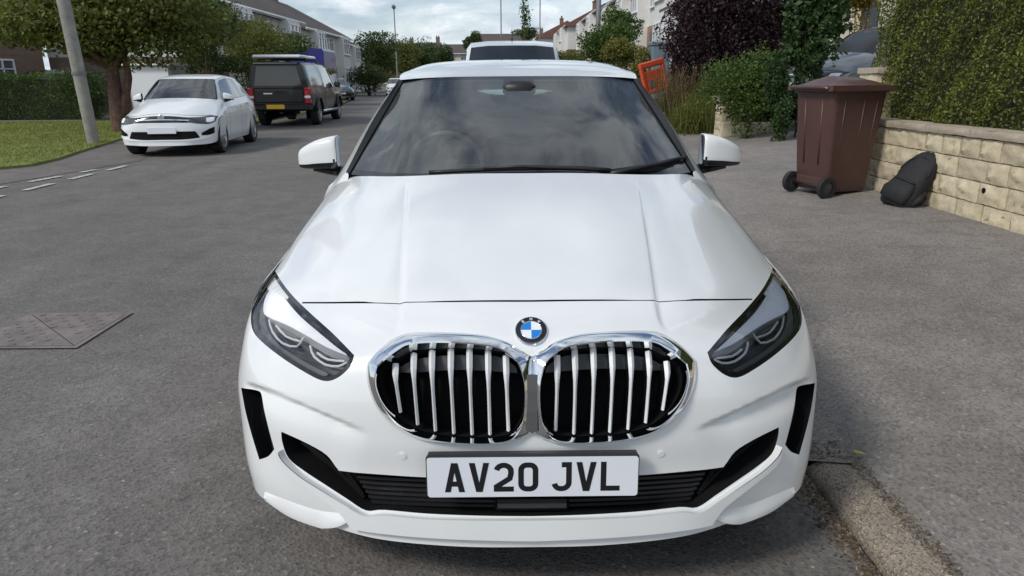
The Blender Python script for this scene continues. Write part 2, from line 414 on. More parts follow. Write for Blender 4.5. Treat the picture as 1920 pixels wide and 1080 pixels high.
SHUT[:, 0] = np.where(np.arange(len(SHUT)) == 0, 0, SHUT[:, 0])
TIP = HL[0]
GAPS = smooth_line([TIP, (1.0, .86), (1.03, 1.0), (1.03, 1.3), (1.02, 1.63)], 8)     # bonnet to wing gap
def band(L, w, dv):                             # thin closed band along a line
    return np.concatenate([L, (L + np.array(dv) * w)[::-1]])
B_SHUT = band(SHUT, .0050, (0, 1)); B_GAP = band(GAPS, .004, (1, 0))

def front_skin(root):
    loops = [HL, KOD, VENT, LINT, B_SHUT, B_GAP]; pts = []; edges = []
    def addloop(L, closed=True):
        L = [L[0]] + [b for a, b in zip(L[:-1], L[1:]) if np.hypot(*(b - a)) > 1e-5]
        dense = []
        for k in range(len(L) if closed else len(L) - 1):
            a, b = np.array(L[k]), np.array(L[(k + 1) % len(L)]); m = max(1, int(np.hypot(*(b - a)) / .012))
            dense += [a + (b - a) * q / m for q in range(m)]
        if not closed: dense.append(np.array(L[-1]))
        base = len(pts); pts.extend(dense); n = len(dense)
        edges.extend((base + i, base + (i + 1) % n) for i in range(n if closed else n - 1))
    for L in loops: addloop(L)
    H = [UD[-1], VD[-1]]
    nu, nv = 130, 180
    for i in range(nu + 1):
        for z in (0, H[1]): pts.append(np.array((H[0] * i / nu, z)))
    for j in range(1, nv):
        for z in (0, H[0]): pts.append(np.array((z, H[1] * j / nv)))
    kd = KDTree(len(pts))
    for i, p in enumerate(pts): kd.insert((p[0], p[1], 0), i)
    kd.balance(); fill = []
    for i in range(1, nu):
        for j in range(1, nv):
            p = (H[0] * (i + (.5 if j % 2 else 0) * .6) / nu, H[1] * j / nv)
            if p[0] < H[0] - .004 and kd.find((p[0], p[1], 0))[2] > .005: fill.append(p)
    allp = [Vector((p[0], p[1])) for p in pts] + [Vector(p) for p in fill]
    r = delaunay_2d_cdt(allp, edges, [], 0, 1e-6, False)
    D = np.array([(v.x, v.y) for v in r[0]]); T = np.array([f for f in r[2] if len(f) == 3])
    c = D[T].mean(1)
    hole = np.zeros(len(T), bool)
    for L in loops: hole |= in_poly(c, L)
    ku = [i for i in range(len(HL)) ]
    # bonnet outline: shut line, headlight's upper edge, gap beside the wing
    n5 = [k for k in range(len(HL)) if HL[k][1] > SHUT[-1][1] - .004 and k < len(HL) * .55]
    hl_edge = [HL[k] for k in sorted(n5, reverse=True)]
    bon = np.array(list(SHUT) + hl_edge + list(GAPS) + [(0, VD[-1] + .01), (0, SHUT[0][1])])
    isb = in_poly(c, bon) & ~hole; isf = ~isb & ~hole
    p, nn = surf_n(D)
    for nm, m in (('bonnet', isb), ('front_bumper', isf)):
        t = T[m]; used = np.unique(t); mp = -np.ones(len(D), int); mp[used] = np.arange(len(used)); t = mp[t]
        P, Nn = p[used], nn[used]; V = np.concatenate([P, P * [-1, 1, 1]])
        # orientation: outward
        a = np.cross(P[t[:, 1]] - P[t[:, 0]], P[t[:, 2]] - P[t[:, 0]]); flip = (a * Nn[t[:, 0]]).sum(1) < 0
        t = np.where(flip[:, None], t[:, ::-1], t); F = np.concatenate([t, t[:, ::-1] + len(P)])
        o = obj(nm, V, F, 'white_paint', root, True)
        NN = np.concatenate([Nn, Nn * [-1, 1, 1]])
        o.data.normals_split_custom_set_from_vertices([tuple(x) for x in NN])
def mir(V): return [(-v[0], v[1], v[2]) for v in V]
def pair(name, V, F, mats, parent, smooth=True, fm=None, sharp=40):     # one part on each side of the car
    a = obj(name, mir(V), [tuple(f)[::-1] for f in F], mats, parent, smooth, fm, sharp=sharp)
    b = obj(name, V, F, mats, parent, smooth, fm, sharp=sharp)
    return a, b
def loft(rings, closed=True, flip=False):       # rings: list of equally long point lists
    m = len(rings[0]); V = [p for r in rings for p in r]; F = []
    for i in range(len(rings) - 1):
        for k in range(m if closed else m - 1):
            q = (i * m + k, i * m + (k + 1) % m, (i + 1) * m + (k + 1) % m, (i + 1) * m + k); F.append(q[::-1] if flip else q)
    return V, F
def fill_loop(L, d, spacing=.02):               # surface patch inside a traced loop, d off the skin
    L = np.array(L); lo, hi = L.min(0), L.max(0); pts = [Vector(p) for p in L]; n = len(L)
    gx = np.arange(lo[0], hi[0], spacing); gy = np.arange(lo[1], hi[1], spacing)
    G = np.array([(a, b) for a in gx for b in gy]) if len(gx) and len(gy) else np.zeros((0, 2))
    if len(G):
        G = G[in_poly(G, inset(L, spacing * .35))]; pts += [Vector(p) for p in G]
    r = delaunay_2d_cdt(pts, [(i, (i + 1) % n) for i in range(n)], [], 1, 1e-6, False)
    D = np.array([(v.x, v.y) for v in r[0]]); F = [list(f) for f in r[2]]; F = [f for f, k_ in zip(F, in_poly(np.array([D[f].mean(0) for f in F]), L)) if k_]
    P, Nn = surf_n(D, False); P = P + Nn * d
    FF = []
    for f in F:
        a = np.cross(P[f[1]] - P[f[0]], P[f[2]] - P[f[0]]); FF.append(f if a @ Nn[f[0]] > 0 else f[::-1])
    return P, FF
def sunk_wall(L, depths, flip=False):
    return loft([off(L, d) for d in depths], True, flip)
def ccw(L):
    a = .5 * np.sum(L[:, 0] * np.roll(L[:, 1], -1) - np.roll(L[:, 0], -1) * L[:, 1]); return L if a > 0 else L[::-1]

hero = thing('hatchback_car', 'large white hatchback with twin chrome grille parked close up facing the camera', 'car', (0, 2.1, 0))
HR = hero
def hobj_fix(): pass
_o_obj = obj
def shift(V, dy=-2.1): return [(v[0], v[1] + dy, v[2]) for v in V]
front_skin(hero)
# openings
HL_, KO_, KI_, VE_, LI_ = (ccw(x) for x in (HL, KOD, KID, VENT, LINT))
# --- headlights
mb = MB(); i1 = inset(HL_, .013)
V, F = loft([off(HL_, 0), off(HL_, -.004), off(i1, -.0045), off(i1, -.05)]); mb.add(V, F)
bz = pair('headlight', mb.V, mb.F, 'gloss_black', hero, True, sharp=35)
def hl_sub(name, V, F, mats, **k):
    a, b = pair(name, V, F, mats, None, **k); a.parent = bz[0]; b.parent = bz[1]
V, F = fill_loop(i1, -.05); hl_sub('lamp_housing', V, F, 'lamp_dark')
V, F = fill_loop(inset(HL_, .0125), -.0035, .012); hl_sub('lens', V, F, 'clear_lens')
W = ccw(trace(smooth_line([(515,527),(515,527),(531,556),(560,590),(605,627),(651,664),(651,664),(610,646),(568,622),(533,604),(497,589),(490,575),(496,548)], 3, True)))
V1, F1 = fill_loop(W, -.010); mb = MB().add(V1, F1); V2, F2 = loft([off(W, -.010), off(W, -.049)], True); mb.add(V2, F2)
hl_sub('reflector', mb.V, mb.F, 'lamp_silver', sharp=35)
def pipes(lines, r, dep):
    m_ = MB()
    for L in lines:
        m_.tube(off(trace(smooth_line(L, 2)), dep), r, 6)
    return m_
mb = pipes([[(494,588),(499,610),(518,632),(546,637),(560,619)], [(507,598),(527,618),(554,626)], [(573,634),(578,658),(598,677),(624,681),(641,671)], [(586,648),(605,664),(637,668)]], .0034, -.028)
hl_sub('light_guide', mb.V, mb.F, 'lamp_pipe')
for L in ([(505,603),(520,617),(546,629),(548,618),(525,607)], [(585,655),(600,668),(625,673),(630,664),(605,655)]):
    Lw = ccw(trace(smooth_line(L, 3, True))); m_ = MB().add(*fill_loop(Lw, -.03)); m_.add(*loft([off(Lw, -.03), off(Lw, -.048)]))
    hl_sub('projector_lens', m_.V, m_.F, 'gloss_black', sharp=35)
Sg = ccw(trace(smooth_line([(479,558),(487,543),(493,556),(488,580),(490,606),(504,630),(534,655),(575,682),(603,697),(596,702),(565,688),(522,661),(488,632),(476,610)], 3, True))); m_ = MB().add(*fill_loop(Sg, -.024)); m_.add(*loft([off(Sg, -.024), off(Sg, -.05)])); hl_sub('side_marker', m_.V, m_.F, 'mid_grey', sharp=35)
mb = pipes([[(477,606),(490,628),(530,659),(575,689),(606,704),(630,699)]], .003, -.036); hl_sub('trim_line', mb.V, mb.F, 'mid_grey')
# --- twin grille
rg = []
nK = len(KO_)
Kpair = (KOD, KID)
prof = [(0, -.012), (0, .002), (.05, .006), (.5, .0135), (.92, .020), (1, .018), (1.0, -.018)]
for t, d in prof: rg.append(off(KOD * (1 - t) + KID * t, d))
ks = np.sign(.5 * np.sum(KOD[:, 0] * np.roll(KOD[:, 1], -1) - np.roll(KOD[:, 0], -1) * KOD[:, 1]))
V, F = loft(rg, True, ks < 0)
gs = pair('grille_surround', V, F, 'chrome', hero, True, sharp=50)
V, F = fill_loop(KI_, -.075); m_ = MB().add(V, F); V, F = loft([off(KI_, -.016), off(KI_, -.075)]); m_.add(V, F)
gb = pair('grille_recess', m_.V, m_.F, 'matt_black', hero, True, sharp=40)
tops = [(736,676),(771,653),(806,648),(842,646),(878,646),(914,649),(948,662)]
bots = [(747,782),(780,806),(814,818),(849,823),(884,825),(918,825),(953,818)]
for (a, b) in zip(tops, bots):
    nL = 9; pl = [(a[0] + (b[0] - a[0]) * k / (nL - 1), a[1] + 2 + (b[1] - a[1] - 6) * k / (nL - 1)) for k in range(nL)]
    rl = []
    for k, q in enumerate(pl):
        t = k / (nL - 1); w = 6.0 if t < .22 else max(3.3, 6.0 - (t - .22) * 13)
        dn = -.020 + .016 * t / .3 if t < .3 else -.004 - (t - .3) * .018
        dd = trace([(q[0] - w, q[1]), (q[0], q[1]), (q[0] + w, q[1])])
        p = off(dd, 0); nn_ = surf_n(dd)[1]
        rl.append([p[0] + nn_[0] * (dn - .05), p[0] + nn_[0] * (dn - .004), p[1] + nn_[1] * (dn + .003), p[2] + nn_[2] * (dn - .004), p[2] + nn_[2] * (dn - .05)])
    V, F = loft(rl, False, False)
    pair('grille_slat', V, F, ['slat_metal', 'gloss_black'], hero, False, fm=[1 if k % 4 in (0, 3) else 0 for k in range(len(F))])
# upper shutter blades behind the slats
Lb = ccw(trace(smooth_line([(738,690),(760,668),(800,658),(860,657),(930,662),(965,686),(970,702),(970,702),(860,694),(760,698)], 3, True)))
V, F = fill_loop(Lb, -.045); pair('grille_shutter', V, F, 'dark_grey', hero, True)
# divider between the two openings
dv = MB(); secs = []
for py_ in (700, 730, 770, 806):
    c0 = off(trace([(990, py_)]), 0)[0]; secs.append([(-.016, c0[1] - .004, c0[2]), (-.012, c0[1] - .016, c0[2] + .003), (.012, c0[1] - .016, c0[2] + .003), (.016, c0[1] - .004, c0[2])])
V, F = loft(secs, False, True); dv.add(V, F); dv.build('grille_divider', 'grille_grey', hero)
# --- side vents and lower intake
V, F = sunk_wall(VE_, (0, -.003, -.05)); m_ = MB().add(V, F); V, F = fill_loop(VE_, -.05); m_.add(V, F)
ve = pair('side_vent', m_.V, m_.F, 'gloss_black', hero, True, sharp=40)
m_ = MB()
for k in range(3):
    t = .25 + .25 * k; q = [(455 + 34 * t + 6 * s_, 735 + 120 * s_) for s_ in (.15, .4, .65, .9)]
m_.tube(off(trace([(470,742),(478,775),(489,815),(497,850)]), -.03), .006, 6)
a, b = pair('vent_blade', m_.V, m_.F, 'satin_black', None); a.parent = ve[0]; b.parent = ve[1]
# the lower intake runs across the middle: drop the edge on the centre line
Lc = LI_; keep = [k for k in range(len(Lc))]
ca = [k for k in range(len(Lc)) if Lc[k][0] < 1e-6]
st = max(range(len(Lc)), key=lambda k: (Lc[k][0] < 1e-6 and Lc[(k + 1) % len(Lc)][0] > 1e-6))
Lo = np.roll(Lc, -st, axis=0); Lo = Lo[:[k for k in range(1, len(Lo)) if Lo[k][0] < 1e-6][0] + 1]
V, F = loft([off(Lo, 0), off(Lo, -.004), off(Lo, -.07)], False); n0 = len(V)
m_ = MB().add(V, F).add(mir(V), [f[::-1] for f in F]); V, F = fill_loop(LI_, -.07); m_.add(V, F).add(mir(V), [f[::-1] for f in F])
li = m_.build('lower_intake', 'matt_black', hero, True, 40)
for py_ in (903, 912, 921, 930, 939, 948, 957):
    pl = [p for p in smooth_line([(990, py_), (900, py_ - .5), (800, py_ - 2), (700, py_ - 6), (655 + (py_ - 903) * .6, py_ - 9)], 5)]
    dd = trace(pl); dd[0][0] = 0
    A = off(dd, -.028); h = np.array([0, 0, .004]); bk = np.array([0, .03, 0])
    V, F = loft([A - h + bk, A - h, A + h, A + h + bk], False, True)
    o = MB().add(V, F).add(mir(V), [f[::-1] for f in F]).build('intake_slat', 'satin_black', li)
sl = MB()
for (x0, z0) in ((0, 0),):
    c0 = off(trace([(990, 950)]), -.012)[0]; sl.box((0, c0[1] + .02, c0[2]), (.19, .04, .045), bev=.006)
sl.build('radar_cover', 'gloss_black', li)
for L in ([(560,838),(600,862),(628,888),(668,940)], [(545,842),(590,872),(640,915),(670,945)]):
    dd = trace(smooth_line(L, 4)); m_ = MB().tube(off(dd, -.04), .006, 6); a, b = pair('intake_blade', m_.V, m_.F, 'matt_black', None); a.parent = li; b.parent = li
# lip blade: a proud strip under the intakes that runs out into a pointed blade at each corner
BL = ccw(trace(smooth_line([(990,970),(990,970),(900,970),(800,967),(722,960),(688,961),(650,939),(610,914),(570,888),(541,862),(530,843),(530,843),(533,862),(550,884),(600,922),(640,952),(658,974),(664,984),(664,984),(700,991),(760,998),(830,1003),(900,1006),(990,1008),(990,1008)], 4, True)))
st = max(range(len(BL)), key=lambda k: (BL[k][0] < 1e-6 and BL[(k + 1) % len(BL)][0] > 1e-6)); Bo = np.roll(BL, -st, axis=0); Bo = Bo[:[k for k in range(1, len(Bo)) if Bo[k][0] < 1e-6][0] + 1]
V, F = loft([off(Bo, -.004), off(Bo, .016), off(Bo, .019)], False, True); m_ = MB().add(V, F).add(mir(V), [f[::-1] for f in F]); V, F = fill_loop(BL, .019, .03); m_.add(V, F).add(mir(V), [f[::-1] for f in F])
m_.build('lip_blade', 'white_paint', hero, True, 35)
# pointed winglets under the bumper's corners
tp_ = smooth_line([(497,922),(530,935),(565,948),(600,958),(635,962),(656,966)], 4); bt_ = smooth_line([(498,940),(536,966),(568,980),(602,991),(602,991),(630,989),(657,977)], 4)
n_ = 24; rs = lambda L: np.stack([np.interp(np.linspace(0, 1, n_), np.linspace(0, 1, len(L)), L[:, k]) for k in (0, 1)], 1)
tp_, bt_ = rs(tp_), rs(bt_); A = off(trace(tp_), .0005) * [-1, 1, 1]; B_ = np.array([tuple(at_y(q[0], q[1], a[1] - .012)) for q, a in zip(bt_, A)])
C_ = B_ + [.012, .03, .004]; D_ = A + [.03, .05, 0]; E_ = A * .5 + B_ * .5 + [-.003, -.005, 0]
V, F = loft([A - (A - D_) * .3, A, E_, B_, C_, D_], False, False); V = mir(V); pair('bumper_winglet', V, [f[::-1] for f in F], 'white_paint', hero, True, sharp=45)
# seam floors
for Bn, L, dv_ in (('bonnet_gap', SHUT, (0, 1)), ('wing_gap', GAPS, (1, 0))):
    A, B_ = L - np.array(dv_) * .001, L + np.array(dv_) * .0065
    V, F = loft([off(A, -.006), off(B_, -.006)], False, True); pair(Bn, V, F, 'matt_black', hero)
us_ = np.linspace(4.6, 7, 10); ss_ = np.linspace(6.3, 10, 16); V = []
for s_ in ss_: V += list(off(np.stack(us2dom(us_, np.full(10, s_)), 1), -.010))
pair('wing_liner', V, gridfaces(16, 10), 'white_paint', hero)
# under tray below the lip, closes the nose from below
ed = np.array([(u, 0) for u in np.linspace(0, UD[-1], 40)]); A = off(ed, 0)
V, F = loft([A, A + np.array([0, .03, -.012]), A * [.97, 1, 1] + np.array([0, .10, .02]), A * [.9, 1, 1] + np.array([0, .6, .02])], False, False)
MB().add(V, F).add(mir(V), [f[::-1] for f in F]).build('splitter', 'satin_black', hero, True, 40)
# --- parking sensors
for px, py in ((755, 855),):
    p, nn_ = surf_n(trace([(px, py)])); p = Vector(p[0]); q = Vector(nn_[0]).to_track_quat('Z', 'Y').to_matrix()
    m_ = MB(); m_.lathe([(0, .0022), (.0085, .0020), (.0092, 0), (.0105, .0006), (.0125, .0006), (.0135, -.001)], 20)
    V = [tuple(p + q @ Vector(v)) for v in m_.V]; pair('parking_sensor', V, m_.F, 'white_paint', hero, True, sharp=30)
# --- emblem
p, nn_ = surf_n(trace([(990, 621)])); p = Vector((0, p[0][1], p[0][2])); nn_ = Vector((0, nn_[0][1], nn_[0][2])).normalized()
ex = Vector((1, 0, 0)); ez = nn_; ey = ez.cross(ex)
def eplace(V): return [tuple(p + ex * v[0] + ey * v[1] + ez * v[2]) for v in V]
m_ = MB().lathe([(.0415, -.012), (.0415, .004), (.040, .006), (.0385, .006)], 48); em = obj('emblem', eplace(m_.V), m_.F, 'satin_chrome', hero, True, sharp=40)
m_ = MB().lathe([(.0386, .0045), (.0272, .0055)], 48); obj('badge_ring', eplace(m_.V), m_.F, 'letter_black', em, True)
m_ = MB().lathe([(.0274, .0056), (.027, .0066), (.0255, .0066), (.025, .0056)], 48); obj('badge_rim', eplace(m_.V), m_.F, 'satin_chrome', em, True)
for q in range(4):
    V = [(0, 0, .006)] + [(.0252 * cos(a), .0252 * sin(a), .006) for a in np.linspace(q * pi / 2, (q + 1) * pi / 2, 13)]
    obj('badge_quarter', eplace(V), [(0, k, k + 1) for k in range(1, 13)], 'badge_white' if q in (0, 2) else 'badge_blue', em, False)

def stroke(pts, w, closed=False):               # flat mitred stroke in 2-D
    P = np.array(pts, float); n = len(P); L = []; R = []
    for i in range(n):
        a = P[i - 1] if (i > 0 or closed) else None; b = P[(i + 1) % n] if (i < n - 1 or closed) else None
        d1 = (P[i] - a) / np.linalg.norm(P[i] - a) if a is not None else None
        d2 = (b - P[i]) / np.linalg.norm(b - P[i]) if b is not None else None
        if d1 is None: d1 = d2
        if d2 is None: d2 = d1
        n1 = np.array([-d1[1], d1[0]]); n2 = np.array([-d2[1], d2[0]]); m = n1 + n2; m /= np.linalg.norm(m); k = w / 2 / max(m @ n1, .35)
        L.append(P[i] + m * k); R.append(P[i] - m * k)
    V = L + R; F = [(i, n + i, n + (i + 1) % n, (i + 1) % n) for i in range(n if closed else n - 1)]
    return V, F
def arc(cx, cy, rx, ry, a0, a1, n=8): return [(cx + rx * cos(radians(a0 + (a1 - a0) * k / n)), cy + ry * sin(radians(a0 + (a1 - a0) * k / n))) for k in range(n + 1)]
# plate letters, 50 wide and 79 high with 14 strokes (millimetres)
def glyph(c):
    w, h, s = 50, 79, 14; q = s / 2
    if c == 'A': return [([(12, 22), (w - 12, 22)], False)]
    if c == 'V': return []
    if c == '2': return [(arc(w / 2, h - q - 16, w / 2 - q, 16, 170, 0, 8) + [(w - q, h - 30), (w - q - 3, 36), (q, 14), (q, q), (w, q)], False)]
    if c == '0': return [(arc(w - q - 14, h - q - 14, 14, 14, 0, 90, 5) + arc(q + 14, h - q - 14, 14, 14, 90, 180, 5) + arc(q + 14, q + 14, 14, 14, 180, 270, 5) + arc(w - q - 14, q + 14, 14, 14, 270, 360, 5), True)]
    if c == 'J': return [([(w - q - 18, h - q), (w - q, h - q), (w - q, q + 17)] + arc(w - q - 17, q + 17, 17, 17, -10, -90, 5) + arc(q + 15, q + 16, 15, 16, 270, 188, 5), False)]
    if c == 'L': return [([(q, h), (q, q), (w - 2, q)], False)]
    return []
# --- number plate
pc = (at_y(801, 893.5, -.012) + at_y(1187.5, 892, -.012)) / 2
plate = MB()
def rrect(w, h, r, n=5):
    P = []
    for cx, cy, a in ((w / 2 - r, h / 2 - r, 0), (-w / 2 + r, h / 2 - r, 90), (-w / 2 + r, -h / 2 + r, 180), (w / 2 - r, -h / 2 + r, 270)): P += arc(cx, cy, r, r, a, a + 90, n)
    return P
TI = radians(-4); PW = .524; PH = .1075
def pplace(x, z, d): return (x, pc.y - d * cos(TI) + z * sin(-TI) * 1.0, pc.z + z * cos(TI) + d * sin(-TI))
plate.prism(rrect(PW, PH, .008), 0, .004, fn=pplace)
pb = plate.build('number_plate', 'plate_white', hero)
m_ = MB().prism(rrect(PW + .006, PH + .006, .009), -.006, -.0003, fn=lambda x, z, d: pplace(x, z + .001, d)); m_.prism([(-PW / 2, PH / 2 + .0005), (PW / 2, PH / 2 + .0005), (PW / 2 - .004, PH / 2 + .0095), (-PW / 2 + .004, PH / 2 + .0095)], -.012, .0035, fn=pplace)
m_.build('plate_holder', 'dark_grey', pb)
xx = -.438 / 2
for c in 'AV20 JVL':
    if c == ' ': xx += .033 - .011; continue
    m_ = MB()
    for kk, (st_, cl) in enumerate(glyph(c)):
        V, F = stroke(st_, 14, cl); d = .0044 + kk * .0002
        m_.add([pplace(xx + v[0] / 1000, (v[1] - 79 / 2) / 1000, d) for v in V], F)
    if c in 'AV':
        G = [(0, 79), (14.5, 79), (25, 25), (35.5, 79), (50, 79), (33, 0), (17, 0)]; G = G if c == 'V' else [(50 - a, 79 - b_) for a, b_ in G]
        m_.add([pplace(xx + a / 1000, (b_ - 39.5) / 1000, .0049) for a, b_ in G], [(0, 6, 2, 1), (2, 5, 4, 3), (6, 5, 2)])
    m_.build('plate_character', 'letter_black', pb); xx += .061
# badge letters on the ring
for ch, ang in (('B', 128), ('M', 90), ('W', 52)):
    g = {'B': [([(0, 0), (0, 8), (4, 8), (4.6, 6), (3.6, 4.2), (5, 2.2), (4, 0), (0, 0)], False), ([(0, 4.2), (3.6, 4.2)], False)],
         'M': [([(-.6, 0), (0, 8), (3, 2.5), (6, 8), (6.6, 0)], False)], 'W': [([(-.6, 8), (1.2, 0), (3, 6), (4.8, 0), (6.6, 8)], False)]}[ch]
    m_ = MB(); a = radians(ang); R2 = np.array([[sin(a), cos(a)], [-cos(a), sin(a)]])
    for kk, (st_, cl) in enumerate(g):
        V, F = stroke(st_, 1.5, cl)
        for v in V: pass
        VV = [R2 @ ((np.array(v) - [3, 4]) * .00082) + .0328 * np.array([cos(a), sin(a)]) for v in V]
        m_.add(eplace([(v[0], v[1], .0062 + .0001 * kk) for v in VV]), F)
    m_.build('badge_letter', 'badge_white', em)
MT['wheel_grey'] = pmat('wheel_grey', (.17, .17, .17), .4, var=.1)
# ================================================================== bodies of hatchback cars (the front car and the smaller ones share the same cage)
SIDE_Z = [.18, .25, .32, .42, .51, .60, .70, .82, .92]; SIDE_X = [.835, .858, .876, .883, .890, .896, .899, .878, .868]
def side_x(y, z):
    y = np.asarray(y, float); z = np.asarray(z, float)
    b = np.interp(z, SIDE_Z, SIDE_X); fl = sum(.012 * np.exp(-(((y - c) ** 2 + (z - .33) ** 2) ** .5 - .36) ** 2 / .0025) for c in (.84, 3.51)) * np.clip((z - .2) / .2, 0, 1)
    k = np.clip((y - 3.3) / .8, 0, 1); f = np.clip((.60 - y) / .12, 0, 1)
    dip = .010 * np.exp(-((z - .50) / .10) ** 2) * np.clip((y - 1.2) / .2, 0, 1) * np.clip((3.2 - y) / .2, 0, 1)
    return b * (1 - .05 * k * k) + fl * (1 - f) - dip
TOPY = [.52, .57, .66, .75, .92, 1.10, 1.28, 1.46, 1.72, 2.02, 2.6, 3.15, 3.55, 4.0]; TOPZ = [.51, .58, .65, .68, .71, .75, .79, .82, .835, .845, .86, .875, .89, .88]
def fill2d(loop, spacing):
    L = np.array(loop); lo, hi = L.min(0), L.max(0); n = len(L)
    G = np.array([(a, b) for a in np.arange(lo[0], hi[0], spacing) for b in np.arange(lo[1], hi[1], spacing)]); G = G[in_poly(G, L)]
    kd = KDTree(n)
    for i, p in enumerate(L): kd.insert((p[0], p[1], 0), i)
    kd.balance(); G = [g for g in G if kd.find((g[0], g[1], 0))[2] > spacing * .4]
    r = delaunay_2d_cdt([Vector(p) for p in L] + [Vector(g) for g in G], [(i, (i + 1) % n) for i in range(n)], [], 1, 1e-6, False)
    return np.array([(v.x, v.y) for v in r[0]]), [tuple(f) for f in r[2]]
def dense(a, b, n): return [(a[0] + (b[0] - a[0]) * k / n, a[1] + (b[1] - a[1]) * k / n) for k in range(n)]
def side_loop(wr=.352, zc=.325, sill=.19):
    L = dense((.52, .25), (.84 - wr * .93, sill + .02), 2)
    def arch(c):
        a0 = math.asin((zc - sill) / wr); return [(c - wr * cos(a), zc + wr * sin(a)) for a in np.linspace(-a0, pi + a0, 30)]
    L = [(.52, z) for z in (.51, .42, .33)] + arch(.84)[3:] + dense((1.2, sill), (3.14, sill), 30) + arch(3.51) + [(3.93, .25), (4.0, .30)] + [(4.0, z) for z in (.45, .6, .75)]
    L += [(y, float(np.interp(y, TOPY, TOPZ))) for y in np.linspace(4.0, .54, 60)]
    return L
UN = np.array([[(.875,1.46,.82),(.825,1.43,.92),(.778,1.405,.955),(.728,1.368,.990)],
 [(.882,1.72,.835),(.815,1.70,.955),(.700,1.70,1.15),(.654,1.645,1.187)],
 [(.884,2.02,.845),(.815,2.02,.968),(.612,2.02,1.328),(.575,1.95,1.358)],
 [(.884,2.6,.86),(.818,2.6,.98),(.618,2.6,1.375),(.60,2.6,1.41)],
 [(.880,3.15,.875),(.812,3.15,.998),(.612,3.15,1.365),(.592,3.15,1.40)],
 [(.868,3.55,.89),(.79,3.5,1.03),(.62,3.5,1.31),(.575,3.6,1.362)],
 [(.83,3.95,.88),(.79,3.88,.985),(.645,3.72,1.25),(.575,3.70,1.33)]])
RO = np.array([[(0,1.85,1.372),(.28,1.86,1.371),(.46,1.90,1.366),(.575,1.95,1.358)],
 [(0,2.1,1.428),(.3,2.1,1.423),(.48,2.12,1.410),(.592,2.15,1.387)],
 [(0,2.55,1.464),(.31,2.55,1.459),(.49,2.57,1.444),(.60,2.6,1.41)],
 [(0,3.1,1.452),(.31,3.1,1.447),(.48,3.12,1.433),(.592,3.15,1.40)],
 [(0,3.55,1.412),(.30,3.55,1.407),(.46,3.57,1.392),(.575,3.6,1.362)],
 [(0,3.83,1.375),(.33,3.81,1.368),(.5,3.77,1.352),(.575,3.70,1.33)]])
WS = np.array([[(0,1.12,.992),(.3,1.135,.990),(.52,1.20,.985),(.712,1.355,.985)],
 [(0,1.47,1.19),(.28,1.48,1.188),(.47,1.53,1.182),(.632,1.64,1.17)],
 [(0,1.845,1.37),(.27,1.855,1.369),(.44,1.895,1.363),(.557,1.945,1.35)]])
RN = np.array([[(0,4.25,.25),(.45,4.23,.25),(.72,4.14,.25),(.82,4.0,.28)],[(0,4.31,.4),(.45,4.30,.4),(.76,4.2,.42),(.85,4.0,.45)],
 [(0,4.31,.65),(.45,4.29,.65),(.76,4.19,.65),(.853,4.0,.65)],[(0,4.24,.85),(.45,4.22,.85),(.74,4.12,.85),(.83,3.95,.88)],
 [(0,4.16,.98),(.4,4.14,.98),(.66,4.04,.98),(.79,3.88,.985)],[(0,3.93,1.25),(.36,3.91,1.25),(.55,3.84,1.25),(.645,3.72,1.25)],[(0,3.83,1.375),(.33,3.81,1.368),(.5,3.77,1.352),(.575,3.70,1.33)]])
def netgrid(net, ns, nu, mirror=False):
    s = np.linspace(0, net.shape[0] - 1, ns); u = np.linspace(0, net.shape[1] - 1, nu)
    return s, u, spl1(spl1(net, s).transpose(1, 0, 2), u, mirror).transpose(1, 0, 2)
def full_grid(G):                               # columns mirrored to both sides
    return np.concatenate([(G * [-1, 1, 1])[:, :0:-1], G], 1)
def net_mesh(net, ns, nu, cls, flip=False, dz=0.0, mirror=True):
    s, u, G = netgrid(net, ns, nu, True); s2 = s; u2 = np.concatenate([-u[:0:-1], u]) if mirror else u
    G = full_grid(G) if mirror else G; n, m = G.shape[:2]; V = G.reshape(-1, 3) + [0, 0, dz]; F = gridfaces(n, m, flip); fm = []
    for i in range(n - 1):
        for j in range(m - 1): fm.append(cls((s2[i] + s2[i + 1]) / 2, abs((u2[j] + u2[j + 1]) / 2)))
    return V, F, fm
def split(V, F, fm, k):
    F = [f for f, m in zip(F, fm) if m == k]; used = sorted({i for f in F for i in f}); mp = {a: b for b, a in enumerate(used)}
    return [V[i] for i in used], [tuple(mp[i] for i in f) for f in F]
class Car:                                      # places parts given in the cage's coordinates into a scaled car
    def __init__(s, root, S=(1, 1, 1), dy=0.0): s.r = root; s.S = np.array(S, float); s.dy = dy
    def T(s, V): return [tuple(np.array(v, float) * s.S + [0, s.dy, 0]) for v in V]
    def o(s, name, V, F, mats, parent='root', smooth=True, fm=None, sharp=None, label=None):
        return obj(name, s.T(V), F, mats, s.r if isinstance(parent, str) else parent, smooth, fm, label, sharp)
    def pair(s, name, V, F, mats, parent='root', smooth=True, fm=None, sharp=40):
        a = s.o(name, mir(V), [tuple(f)[::-1] for f in F], mats, parent if isinstance(parent, str) else parent[0], smooth, fm, sharp)
        return a, s.o(name, V, F, mats, parent if isinstance(parent, str) else parent[1], smooth, fm, sharp)

